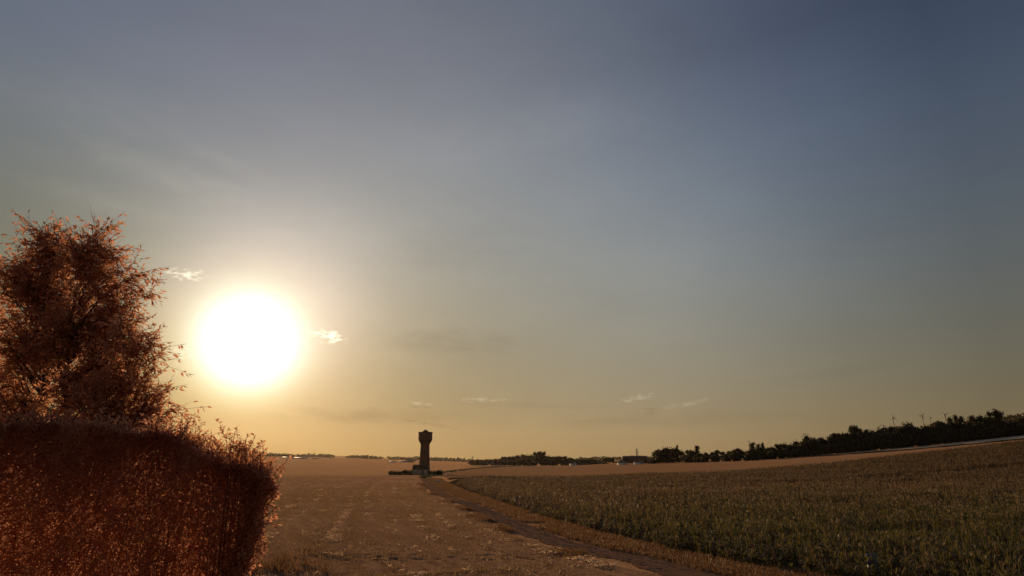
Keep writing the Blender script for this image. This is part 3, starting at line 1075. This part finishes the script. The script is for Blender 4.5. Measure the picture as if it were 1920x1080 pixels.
# depth: mostly near the two faces
face = rng.random(n)
hy = np.where(face < .7, HY + np.abs(rng.normal(0, .30, n)), HY + rng.uniform(0, 1.7, n))
bulge = (fbm(hx * .9, hz * .9, 12) - .5) * .9
hy = hy + bulge
near_end = rng.random(n) < .08
hy = np.where(near_end, HY + rng.uniform(0, 1.2, n), hy)
hx = np.where(near_end, hedge_end(hz) * hy / HY - np.abs(rng.normal(0, .14, n)), hx)
hz = np.where(near_end, np.minimum(hz, hedge_top(hx * HY / hy) * .99), hz)
rag = (fbm(hz * 1.6, hy * 1.4, 14) - .5) * .75
keep = (hx < hedge_end(hz) * hy / HY + rag * 1.1) & (hz > .15)
hx, hy, hz = hx[keep], hy[keep], hz[keep]
n = len(hx)
pos = np.stack([hx, hy, hz], 1)
d = np.stack([rng.normal(0, .7, n), rng.normal(-.35, .7, n), rng.normal(.35, .6, n)], 1)
V, Q = leaf_quads(pos - hb, d, rng.uniform(.035, .07, n), rng.uniform(.02, .036, n), .25)
lb = MB(); lb.add(V, Q)
f = lb.build('foliage', M['hedge'], hedge); f['kind'] = 'stuff'
SPL, SPD, spb = [], [], MB()
for i in range(400):
    if i < 150:
        z0 = rng.uniform(2.7, 4.9); y0 = HY + rng.uniform(0, .8)
        a0 = np.array([hedge_end(z0) * y0 / HY - .12, y0, z0]); dv = unit(np.array([rng.uniform(.3, 1), rng.normal(0, .5), rng.uniform(-.2, .9)]))
    else:
        x0 = rng.uniform(hx0 + .3, hx1 - .05); y0 = HY + rng.uniform(0, .9)
        a0 = np.array([x0, y0, hedge_top(np.array([x0]))[0] - .12]); dv = unit(np.array([rng.normal(.1, .5), rng.normal(0, .4), 1.0]))
    ln = rng.uniform(.12, .46)
    e0 = a0 + dv * ln
    spb.tube(bez(a0, a0 + dv * ln * .6, e0 + np.array([0, 0, .03]), 4) - hb, [.006, .005, .004, .002], 4)
    for q in range(9):
        SPL.append(a0 + (e0 - a0) * rng.uniform(.2, 1.05)); SPD.append(dv * .6 + rng.normal(0, .6, 3))
spb.build('twigs', M['bark'], hedge)['kind'] = 'stuff'
V, Q = leaf_quads(np.array(SPL) - hb, np.array(SPD), rng.uniform(.05, .1, len(SPL)), rng.uniform(.025, .045, len(SPL)), .25)
lb = MB(); lb.add(V, Q)
f = lb.build('sprigs', M['hedge'], hedge); f['kind'] = 'stuff'
sb_ = MB()
for i in range(110):
    x = rng.uniform(hx0 - 1, hx1 - 1.6); y = HY + rng.uniform(.3, 1.6)
    z1 = hedge_top(np.array([x]))[0] - rng.uniform(-.05, .6)
    e = np.array([min(x + rng.normal(0, .5), hx1 - 1.2), y + rng.normal(0, .35), z1])
    sb_.tube(bez(np.array([x, y, 0.0]), np.array([x + rng.normal(0, .15), y, z1 * .6]), e, 6) - hb, np.linspace(.014, .003, 6), 4)
sb_.build('stems', M['bark'], hedge)


def shoots(name, label, cat, plist, Y, base_px, leaf, seed):
    """upright leafy shoots; plist = (tip px, tip py, base px, base py)"""
    c = P(base_px, 900, Y)
    root = thing(name, (c[0], Y, 0), label, cat)
    b0 = np.array([c[0], Y, 0.0])
    stems, LP, LD = MB(), [], []
    plist = plist + [(a_ + rng.normal(0, 12), b_ + abs(rng.normal(0, 14)) + 4, c_ + rng.normal(0, 10), max(d_, b_ + 40)) for (a_, b_, c_, d_) in plist] + [(a_ + rng.normal(0, 9), b_ + abs(rng.normal(0, 16)) + 8, c_ + rng.normal(0, 7), max(d_, b_ + 40)) for (a_, b_, c_, d_) in plist]
    for (tpx, tpy, bpx, bpy_) in plist:
        yy = Y + rng.normal(0, .12)
        tip, mid = P(tpx, tpy, yy), P(bpx, bpy_, yy)
        foot = np.array([c[0] + (mid[0] - c[0]) * .3, Y + rng.normal(0, .1), 0])
        pts = resample(np.vstack([foot, (foot * .4 + mid * .6), mid, (mid + tip) / 2 + rng.normal(0, .015, 3), tip]), .05)
        stems.tube(pts[::3] - b0, np.linspace(.014, .0025, len(pts[::3])), 4)
        up = pts[pts[:, 2] > mid[2] - .25]
        for p in up:
            for q in range(2):
                if rng.random() < .8:
                    a = rng.uniform(0, 2 * np.pi)
                    LP.append(p + rng.normal(0, .006, 3)); LD.append((math.cos(a), math.sin(a) * .8, rng.uniform(.1, 1.0)))
    stems.build('stems', M['bark'], root)
    LP, LD = np.array(LP), np.array(LD)
    V, Q = leaf_quads(LP - b0, LD, rng.uniform(.6, 1.25, len(LP)) * leaf, rng.uniform(.35, .5, len(LP)) * leaf, .25)
    l = MB(); l.add(V, Q)
    o = l.build('leaves', M['flare_leaf'], root); o['kind'] = 'stuff'
    return root


shoots('willow_bush', 'thin leafy shoots rising above the hedge just right of the drooping tree', 'bush',
       [(343, 769, 336, 850), (328, 790, 318, 850), (364, 778, 356, 860), (377, 784, 362, 860), (352, 800, 340, 860), (385, 822, 372, 870),
        (310, 795, 300, 850), (334, 812, 326, 855), (296, 812, 290, 850), (370, 806, 352, 858), (282, 806, 278, 850), (320, 822, 310, 858)], 10.4, 340, .075, 1)
shoots('willow_bush', 'leafy shoots with one long bare tip at the outer end of the hedge', 'bush',
       [(410, 787, 424, 850), (440, 805, 436, 860), (466, 810, 452, 860), (491, 829, 476, 868), (425, 824, 428, 866), (452, 818, 444, 862), (404, 822, 412, 862),
        (470, 832, 460, 868), (432, 838, 430, 868), (484, 850, 470, 880), (446, 800, 442, 856), (398, 838, 404, 866), (478, 816, 462, 862), (497, 862, 484, 890)], 10.3, 445, .075, 2)

# weeds at the foot of the hedge end
wb = MB()
wp = np.stack([rng.uniform(-19, -6.5, 1100), rng.uniform(17, 40, 1100)], 1)
wp = wp[fbm(wp[:, 0] * .45, wp[:, 1] * .45, 44) > .5]
wp = wp[(wp[:, 0] < -.40 * wp[:, 1] + 2.4 + rng.normal(0, .9, len(wp)))]
V, Q = tufts(wp, .25, .75, 12, .03); wb.add(V, Q)
tag(wb.build('weeds', M['grass']), 'rough weeds and grass below the end of the tall hedge', 'weeds', kind='stuff')

# ------------------------------------------------------------------ far trees

def crown_mesh(kind, seed):
    """unit tree: height 1, stands on z=0. returns (crown mesh, core mesh, trunk mesh)"""
    r = np.random.default_rng(seed)
    if kind == 'round':
        lobes = [(0, 0, .58, .30, .40)] + [(r.normal(0, .17), r.normal(0, .17), r.uniform(.35, .82), r.uniform(.14, .22), r.uniform(.13, .2)) for _ in range(8)]
        n, ls = 90, .085
    elif kind == 'airy':
        lobes = [(0, 0, .5, .2, .34)] + [(r.normal(0, .2), r.normal(0, .2), r.uniform(.35, .88), r.uniform(.10, .17), r.uniform(.09, .16)) for _ in range(11)]
        n, ls = 75, .07
    elif kind == 'poplar':
        lobes = [(0, 0, .55, .085, .45)] + [(r.normal(0, .03), r.normal(0, .03), z, .07, .1) for z in np.linspace(.2, .9, 7)]
        n, ls = 60, .06
    elif kind == 'conifer':
        lobes = [(0, 0, z, .24 * (1 - z) + .03, .08) for z in np.linspace(.12, .94, 9)]
        n, ls = 60, .07
    else:
        lobes = [(0, 0, .45, .5, .45)] + [(r.normal(0, .28), r.normal(0, .28), r.uniform(.3, .75), .25, .22) for _ in range(5)]
        n, ls = 90, .12
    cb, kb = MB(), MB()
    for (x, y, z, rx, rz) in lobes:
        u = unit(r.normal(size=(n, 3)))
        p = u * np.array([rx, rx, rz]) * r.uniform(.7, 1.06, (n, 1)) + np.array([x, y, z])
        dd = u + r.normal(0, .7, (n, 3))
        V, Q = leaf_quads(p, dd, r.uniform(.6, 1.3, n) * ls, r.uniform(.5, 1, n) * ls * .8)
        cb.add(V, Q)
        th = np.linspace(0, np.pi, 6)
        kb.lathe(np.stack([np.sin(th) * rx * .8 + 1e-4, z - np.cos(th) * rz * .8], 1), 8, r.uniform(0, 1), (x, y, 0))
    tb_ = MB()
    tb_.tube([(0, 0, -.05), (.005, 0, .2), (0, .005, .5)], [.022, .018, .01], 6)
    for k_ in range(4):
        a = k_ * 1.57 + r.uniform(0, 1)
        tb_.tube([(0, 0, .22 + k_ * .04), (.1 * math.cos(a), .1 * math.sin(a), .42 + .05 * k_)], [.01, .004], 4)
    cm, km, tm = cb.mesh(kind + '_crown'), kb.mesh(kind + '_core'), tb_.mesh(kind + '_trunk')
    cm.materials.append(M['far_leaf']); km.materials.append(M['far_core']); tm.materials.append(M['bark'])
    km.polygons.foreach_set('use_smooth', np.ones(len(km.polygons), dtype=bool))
    return cm, km, tm


PROTO = {k: [crown_mesh(k, 50 + i * 7 + j) for j in range(v)] for i, (k, v) in enumerate((('round', 4), ('airy', 3), ('poplar', 1), ('conifer', 2), ('bush', 2)))}
KNAME = {'round': 'broadleaf_tree', 'airy': 'broadleaf_tree', 'poplar': 'poplar_tree', 'conifer': 'conifer_tree', 'bush': 'shrub'}


def far_tree(kind, px, top_py, Y, width=None, label=None, group=None, sink=0.0):
    x = px_to_x(px, Y)
    z = float(H(x, Y)) - sink
    top = CAM_Z + math.tan(PITCH - math.atan((top_py - 540) / F)) * Y
    h = max(1.2, top - z)
    cm, km, tm = PROTO[kind][rng.integers(len(PROTO[kind]))]
    t = thing(KNAME[kind], (x, Y, z), label, 'shrub' if kind == 'bush' else 'tree', group)
    w = h if width is None else width
    t.scale = (w, w, h)
    t.rotation_euler = (0, 0, rng.uniform(0, 6.28))
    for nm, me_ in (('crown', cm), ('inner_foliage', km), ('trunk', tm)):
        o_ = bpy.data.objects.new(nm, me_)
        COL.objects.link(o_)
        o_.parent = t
    return t


RG = 'trees of the long dark treeline'
RL = 'dark broadleaf tree in the long treeline along the top of the slope'
prof_px = [1278, 1290, 1302, 1340, 1380, 1400, 1420, 1450, 1480, 1500, 1530, 1560, 1600, 1640, 1680, 1700, 1716, 1735, 1760, 1775, 1790, 1800, 1816, 1835, 1850, 1870, 1900, 1930, 2000]
prof_y = [850, 846, 845, 846, 844, 841, 839, 837, 830, 826, 821, 815, 808, 805, 800, 801, 795, 803, 800, 795, 794, 798, 790, 790, 790, 786, 790, 786, 775]
px = 1284.0
while px < 1948:
    Y = float(tree_depth(px)) + rng.uniform(2, 9)
    ty = np.interp(px, prof_px, prof_y) + rng.normal(0, 2.2)
    k = rng.choice(['round', 'round', 'round', 'airy'])
    far_tree(k, px, ty, Y, None, RL, RG)
    # a second, lower row in front closes the foot of the wood
    for _ in range(2):
        Y2 = float(tree_depth(px)) + rng.uniform(-2, 2)
        hh = rng.uniform(.4, .75)
        base_y = 540 + F * math.tan(PITCH - math.atan((float(H(px_to_x(px, Y2), Y2)) - CAM_Z) / Y2))
        far_tree('bush', px + rng.uniform(-6, 6), base_y + (ty - base_y) * hh, Y2, None, 'dark low shrub at the foot of the long treeline', 'shrubs at the foot of the treeline')
    px += rng.uniform(8.5, 13)

for args in [
    ('round', 1235, 841, 395, 11, 'big rounded tree standing apart left of the long treeline, its left half'),
    ('round', 1250, 836, 392, 14.5, 'broadest rounded tree in the clump standing apart left of the long treeline'),
    ('round', 1264, 838, 394, 11, 'ragged tree at the right side of the clump before the treeline gap'),
    ('poplar', 1271, 834, 396, 8.0, 'thin upright tree poking out of the right side of the rounded clump'),
    ('poplar', 1308, 835, 350, 14, 'dark pointed poplar rising just right of the treeline gap'),
    ('poplar', 1414, 829, 310, 13, 'left of two dark pointed trees beside the thin radio mast'),
    ('poplar', 1424, 832, 312, 11, 'right of two dark pointed trees beside the thin radio mast'),
    ('conifer', 1433, 831, 311, None, 'small spiky conifer right of the two pointed trees'),
    ('round', 1518, 812, 296, 7.5, 'rounded tree standing above its neighbours in the middle of the treeline'),
    ('airy', 1608, 797, 296, 7.0, 'wispy tree with a leaning tip rising above the treeline'),
    ('round', 1716, 788, 290, 11, 'large domed tree crown between the first two wind turbines'),
    ('round', 1776, 787, 288, 14, 'broad domed tree crown between the second and last wind turbines'),
    ('airy', 1811, 779, 284, 8.5, 'loose pale edged tree right of the last wind turbine'),
    ('airy', 1847, 779, 284, 8.0, 'small group crown of dark tufts against the far hill'),
    ('airy', 1886, 766, 272, 9.5, 'tall airy tree before the far hill near the right border'),
    ('conifer', 1838, 781, 286, None, 'narrow dark tip just left of the tufted crown against the far hill'),
]:
    far_tree(args[0], args[1], args[2], args[3], args[4], args[5])

ORD = ['first', 'second', 'third', 'fourth', 'fifth', 'sixth', 'seventh', 'eighth', 'ninth', 'tenth', 'eleventh', 'twelfth', 'thirteenth', 'fourteenth', 'fifteenth', 'sixteenth', 'seventeenth', 'eighteenth']


def label_row(group, marks, what):
    """say where each member of a row stands by counting from the nearest thing one can find"""
    mem = [o_ for o_ in COL.objects if o_.get('group') == group]
    pxs_ = {o_.name: 960 + o_.location[0] / o_.location[1] * (F / CP) for o_ in mem}
    by = {}
    for o_ in mem:
        p_ = pxs_[o_.name]
        k_ = min(range(len(marks)), key=lambda i: abs(marks[i][0] - p_))
        by.setdefault((k_, p_ >= marks[k_][0]), []).append((abs(marks[k_][0] - p_), o_))
    for (k_, right), lst in by.items():
        for i_, (_, o_) in enumerate(sorted(lst, key=lambda t_: t_[0])):
            o_['label'] = '%s %s to the %s of %s' % (ORD[min(i_, 17)], what, 'right' if right else 'left', marks[k_][1])


MARKS = [(1279, 'the treeline gap'), (1308, 'the pointed poplar near the gap'), (1408, 'the thin radio mast'), (1518, 'the rounded tall tree mid-treeline'), (1608, 'the wispy leaning tree tip'),
         (1687, 'the cross-shaped wind turbine'), (1744, 'the tallest wind turbine'), (1788, 'the last wind turbine'), (1847, 'the tufted crown before the hill'), (1886, 'the tall airy tree before the hill')]
label_row(RG, MARKS, 'treeline tree')
label_row('shrubs at the foot of the treeline', MARKS, 'low shrub')

# woods in the middle distance
WG = 'trees of the low wood right of the tower'
wp_px = [880, 893, 908, 925, 945, 965, 985, 1000, 1015, 1030, 1050, 1070, 1090, 1105, 1130]
wp_y = [862, 861, 862, 861, 857, 855, 852, 853, 851, 853, 855, 857, 861, 860, 864]
px = 884.0
while px < 1132:
    Y = float(tree_depth(px)) + rng.uniform(5, 60)
    far_tree(rng.choice(['round', 'round', 'airy']), px, np.interp(px, wp_px, wp_y) + rng.normal(0, .8), Y, rng.uniform(11, 16), 'dark tree in the low wood on the plain right of the tower', WG)
    if rng.random() < .8:
        far_tree('bush', px + 3, np.interp(px, wp_px, wp_y) + 6, float(tree_depth(px)) + 2, 9, 'dark shrub along the front of the low wood right of the tower', 'shrubs before the low wood')
    px += rng.uniform(6, 9.5)
WM = [(905, 'the low end of the wood'), (1011, 'the two ragged trees'), (1075, 'the tiny pale cottage by the wood'), (1128, 'the far end of the wood')]
label_row(WG, WM, 'low-wood tree')
label_row('shrubs before the low wood', WM, 'wood-edge shrub')
far_tree('airy', 1006, 847, 610, 11, 'left of two ragged trees standing above the low wood')
far_tree('airy', 1017, 846, 612, 11, 'right of two ragged trees standing above the low wood')
VG = 'trees among the far houses'
for (pxx, ty, k, w) in [(1138, 857, 'round', 9), (1144, 859, 'airy', 7), (1150, 858, 'poplar', 9), (1158, 864, 'round', 9), (1172, 856, 'round', 8), (1183, 862, 'round', 7),
                        (1204, 861, 'round', 8), (1214, 860, 'round', 9), (1222, 858, 'round', 9), (1165, 865, 'bush', 6), (1190, 865, 'bush', 7), (1210, 865, 'bush', 7), (1128, 866, 'bush', 7)]:
    far_tree(k, pxx, ty, float(tree_depth(pxx)) + rng.uniform(4, 16), w, 'small dark tree or shrub among the far houses left of the rounded clump', VG)

label_row(VG, [(1140, 'the end of the low wood'), (1166, 'the pale-gabled cottage'), (1195, 'the lattice power pylon')], 'far small tree')

hs = MB()
q = np.stack([rng.uniform(300, 520, 9000), rng.uniform(330, 520, 9000)], 1)
q = q[(960 + q[:, 0] / q[:, 1] * (F / CP) > 1800)]
u = rng.normal(size=(len(q), 3))
V, Q = leaf_quads(np.stack([q[:, 0], q[:, 1], H(q[:, 0], q[:, 1]) + rng.uniform(0, 1.5, len(q))], 1), u + np.array([0, 0, .6]), rng.uniform(1.6, 3.4, len(q)), rng.uniform(1.4, 2.8, len(q)))
hs.add(V, Q)
tag(hs.build('hill_scrub', M['far_leaf']), 'dark scrub covering the far hill behind the right end of the treeline', 'scrub', kind='stuff')

# far-off wood along the horizon: one mass
fw = MB()
for i in range(700):
    Y = rng.uniform(1700, 2500)
    pxx = rng.uniform(470, 1250)
    x = px_to_x(pxx, Y)
    g_ = fbm(pxx / 40, Y / 500, 61)
    if g_ < .42:
        continue
    h = rng.uniform(4, 9) * (g_ + .3)
    z = float(H(x, Y))
    w = rng.uniform(8, 22)
    u = unit(rng.normal(size=(26, 3)))
    p = u * np.array([w, w, h * .6]) * rng.uniform(.4, 1, (26, 1)) + np.array([x, Y, z + h * .5])
    V, Q = leaf_quads(p, u * np.array([1, 1, .4]) + rng.normal(0, .4, (26, 3)), rng.uniform(4, 8, 26), rng.uniform(3, 6, 26))
    fw.add(V, Q)
tag(fw.build('distant_woodland', M['far_leaf']), 'thin dark line of far woods along the flat horizon', 'woods', kind='stuff')

# ------------------------------------------------------------------ far buildings, turbines, pylons, masts


for k_, (pxx, w_) in enumerate(((1225, 6), (1234, 7), (1243, 8), (1252, 8), (1261, 8), (1270, 6), (1277, 5))):
    far_tree('bush', pxx, 856 + rng.normal(0, 2.5), 391 + rng.uniform(-2, 2), w_, ORD[k_] + ' low shrub from the left under the rounded tree clump before the treeline gap', 'shrubs under the rounded clump')


def house(name, px, Y, w, dp, hw, hr, label, rz=0.0, wall='white', roof='slate', cat='building', windows=3, group=None, zoff=0.0):
    x = px_to_x(px, Y)
    t = thing(name, (x, Y, float(H(x, Y)) + zoff), label, cat, group)
    t.rotation_euler = (0, 0, rz)
    b = MB(); b.box((0, 0, hw / 2 - 1), (w, dp, hw + 2)); b.build('wall', M[wall], t)
    r_ = MB()
    o_ = .3
    V = [(-w / 2 - o_, -dp / 2 - o_, hw + .003), (w / 2 + o_, -dp / 2 - o_, hw + .003), (w / 2 + o_, dp / 2 + o_, hw + .003), (-w / 2 - o_, dp / 2 + o_, hw + .003), (-w / 2 - o_, 0, hw + hr), (w / 2 + o_, 0, hw + hr)]
    r_.add(V, [(0, 3, 2, 1), (0, 1, 5, 4), (2, 3, 4, 5)], [(0, 4, 3), (1, 2, 5)])
    r_.build('roof', M[roof], t)
    for i in range(windows):
        b = MB(); b.box(((i + .5) / windows * w - w / 2, -dp / 2 - .02, hw * .55), (min(1.2, w / windows * .45), .1, min(1.2, hw * .4))); b.build('window', M['window'], t)
    b = MB(); b.box((w * .3, -dp / 2 - .025, min(hw * .36, 1.05)), (1.1, .1, min(hw * .7, 2.1))); b.build('door', M['brick_dark'], t)
    return t


house('barn', 538.5, 1200, 17, 26, 1.3, 1.4, 'white barn with low roof left of the longer barn on the horizon', R(4), 'white', 'roof_white', 'barn', 4)
house('barn', 564.5, 1190, 24, 26, 1.2, 1.4, 'longer white barn on the horizon near the hedge end', R(5), 'white', 'roof_white', 'barn', 6)
far_tree('round', 532, 851.5, 1230, 9, 'small dark tree rising behind the left white barn')
far_tree('airy', 541, 854.5, 1235, 10, 'lower ragged tree behind the gap between the white barns')
far_tree('bush', 549, 857, 1200, 9, 'dark shrub in the gap between the two white barns')
far_tree('bush', 590, 859, 1180, 12, 'dark shrub right of the longer white barn')
house('shed', 736, 1000, 6.5, 20, 1.2, 1.05, 'tiny white shed alone in the fields left of the tower', R(-13), 'white', 'roof_white', 'shed', 1)
house('farmhouse', 757, 1050, 12, 14, 1.6, .8, 'pale low farm building just left of the water tower', R(-6), 'render', 'roof_white', 'building', 4)
house('farmhouse', 770, 1060, 9, 8, 2.6, 2.0, 'smaller farm building with darker roof beside the water tower', R(10), 'render', 'slate', 'building', 3)
far_tree('airy', 763, 858.5, 1090, 7, 'small tree standing behind the pale farm building')
far_tree('round', 774, 861, 1090, 9, 'dark tree touching the left edge of the water tower')
house('cottage', 1166, 425, 4.6, 5, 1.8, 1.4, 'small cottage with pale gable left of the far pylon', R(50), 'white', 'slate', 'house', 2)
house('cottage', 1197, 405, 4.4, 5, 1.7, 1.3, 'small cottage with pale gable right below the far pylon', R(55), 'white', 'slate', 'house', 2)
house('farm_hall', 1190, 520, 20, 9, 4.0, 1.5, 'long low hall with grey roof among trees under the far pylon', R(-3), 'brick', 'slate', 'building', 6)
house('cottage', 1075, 540, 5, 5, 1.9, 1.3, 'tiny pale cottage at the front edge of the low wood', R(48), 'white', 'slate', 'house', 2)


def turbine(px, hub_py, Y, rot, blade, label, a0):
    x = px_to_x(px, Y)
    z = float(H(x, Y))
    hub = CAM_Z + math.tan(PITCH - math.atan((hub_py - 540) / F)) * Y - z
    t = thing('wind_turbine', (x, Y, z), label, 'wind turbine', 'wind turbines on the ridge')
    t.rotation_euler = (0, 0, rot)
    b = MB(); b.tube([(0, 0, -3), (0, 0, hub * .5), (0, 0, hub)], [1.15, .95, .7], 8); b.build('tower', M['metal'], t, smooth=True)
    b = MB(); b.box((0, .6, hub), (1.6, 3.6, 1.6)); b.build('nacelle', M['metal'], t)
    b = MB(); b.lathe([(.05, 0), (.7, .5), (.9, 1.2)], 8); hb_ = b.build('hub', M['metal'], t); hb_.location = (0, -2.4, hub); hb_.rotation_euler = (R(-90), 0, 0)
    for i in range(3):
        b = MB()
        b.add([(-.45, 0, .3), (.45, .25, .3), (.75, .2, blade * .25), (-.75, -.1, blade * .25), (.25, .05, blade), (-.2, 0, blade)],
              [(0, 1, 2, 3), (3, 2, 4, 5)])
        o_ = b.build('blade', M['metal'], t)
        sd = o_.modifiers.new('thick', 'SOLIDIFY'); sd.thickness = .3
        o_.location = (0, -1.9, hub)
        o_.rotation_euler = (0, a0 + i * 2 * math.pi / 3, 0)
    return t


turbine(1687.5, 783, 1250, R(12), 7.5, 'first wind turbine from the left above the treeline, rotor cross upright', 0.0)
turbine(1744, 780, 1250, R(-20), 7.0, 'wind turbine right of the domed tree crown, tallest of the row', R(35))
turbine(1758.5, 783.5, 1700, R(10), 7.0, 'small faint wind turbine close right of the tallest one', R(70))
turbine(1787.5, 777.5, 1250, R(5), 6.2, 'last wind turbine at the right end of the row', R(60))
turbine(1702, 794, 2100, R(15), 7.0, 'smallest wind turbine barely rising over the trees left of the domed crown', R(20))


def lattice(name, px, top_py, Y, label, arms, half, group=None, thick=.3, cat='pylon'):
    x = px_to_x(px, Y)
    z = float(H(x, Y))
    h = CAM_Z + math.tan(PITCH - math.atan((top_py - 540) / F)) * Y - z
    t = thing(name, (x, Y, z), label, cat, group)
    b = MB()
    lv = np.linspace(0, 1, 7)
    wv = half * (1 - lv) + half * .18 * lv
    for sx_, sy2 in ((-1, -1), (1, -1), (1, 1), (-1, 1)):
        b.tube(np.stack([sx_ * wv, sy2 * wv, lv * h], 1), thick * .5, 4)
    b.build('mast', M['metal'], t)
    b = MB()
    for i in range(6):
        a_, c_ = wv[i], wv[i + 1]
        for (p0, p1) in (((-a_, -a_), (c_, -c_)), ((a_, -a_), (-c_, -c_)), ((-a_, a_), (c_, c_)), ((-a_, -a_), (-c_, c_)), ((a_, -a_), (c_, c_))):
            b.tube([(p0[0], p0[1], lv[i] * h), (p1[0], p1[1], lv[i + 1] * h)], thick * .3, 4)
    b.build('bracing', M['metal'], t)
    for (fz, wd) in arms:
        b = MB(); b.tube([(-wd, 0, h * fz), (0, 0, h * fz + .5), (wd, 0, h * fz)], thick * .4, 4); b.build('crossarm', M['metal'], t)
    return t


lattice('electricity_pylon', 1195, 841, 900, 'lattice power pylon above the far houses left of the rounded tree clump', [(.95, 2.6), (.8, 3.2), (.66, 2.8)], 1.6, None, .55)
lattice('electricity_pylon', 832.5, 857, 1500, 'tiny pylon on the horizon just right of the water tower', [(.92, 2.2), (.75, 2.6)], 1.2, 'tiny pylons on the horizon', .6)
lattice('electricity_pylon', 886, 855.5, 1500, 'tiny pylon on the horizon above the left end of the low wood', [(.92, 2.2), (.75, 2.6)], 1.2, 'tiny pylons on the horizon', .6)
lattice('radio_mast', 1408, 827, 420, 'thin radio mast rising left of the two pointed trees', [(.97, .5), (.93, .6)], .35, None, .18, 'mast')

# ------------------------------------------------------------------ air
HAZE = 2.2e-5
if HAZE > 0:
    hm = bpy.data.materials.new('evening_haze')
    hm.use_nodes = True
    nt = hm.node_tree
    nt.nodes.remove(nt.nodes['Principled BSDF'])
    v = nt.nodes.new('ShaderNodeVolumePrincipled')
    v.inputs['Color'].default_value = (.95, .82, .66, 1)
    v.inputs['Density'].default_value = HAZE
    v.inputs['Anisotropy'].default_value = .6
    nt.links.new(v.outputs[0], nt.nodes['Material Output'].inputs['Volume'])
    b = MB(); b.box((0, 2560, 119), (9200, 5300, 242))
    hz_ = b.build('haze', hm)
    tag(hz_, kind='stuff')
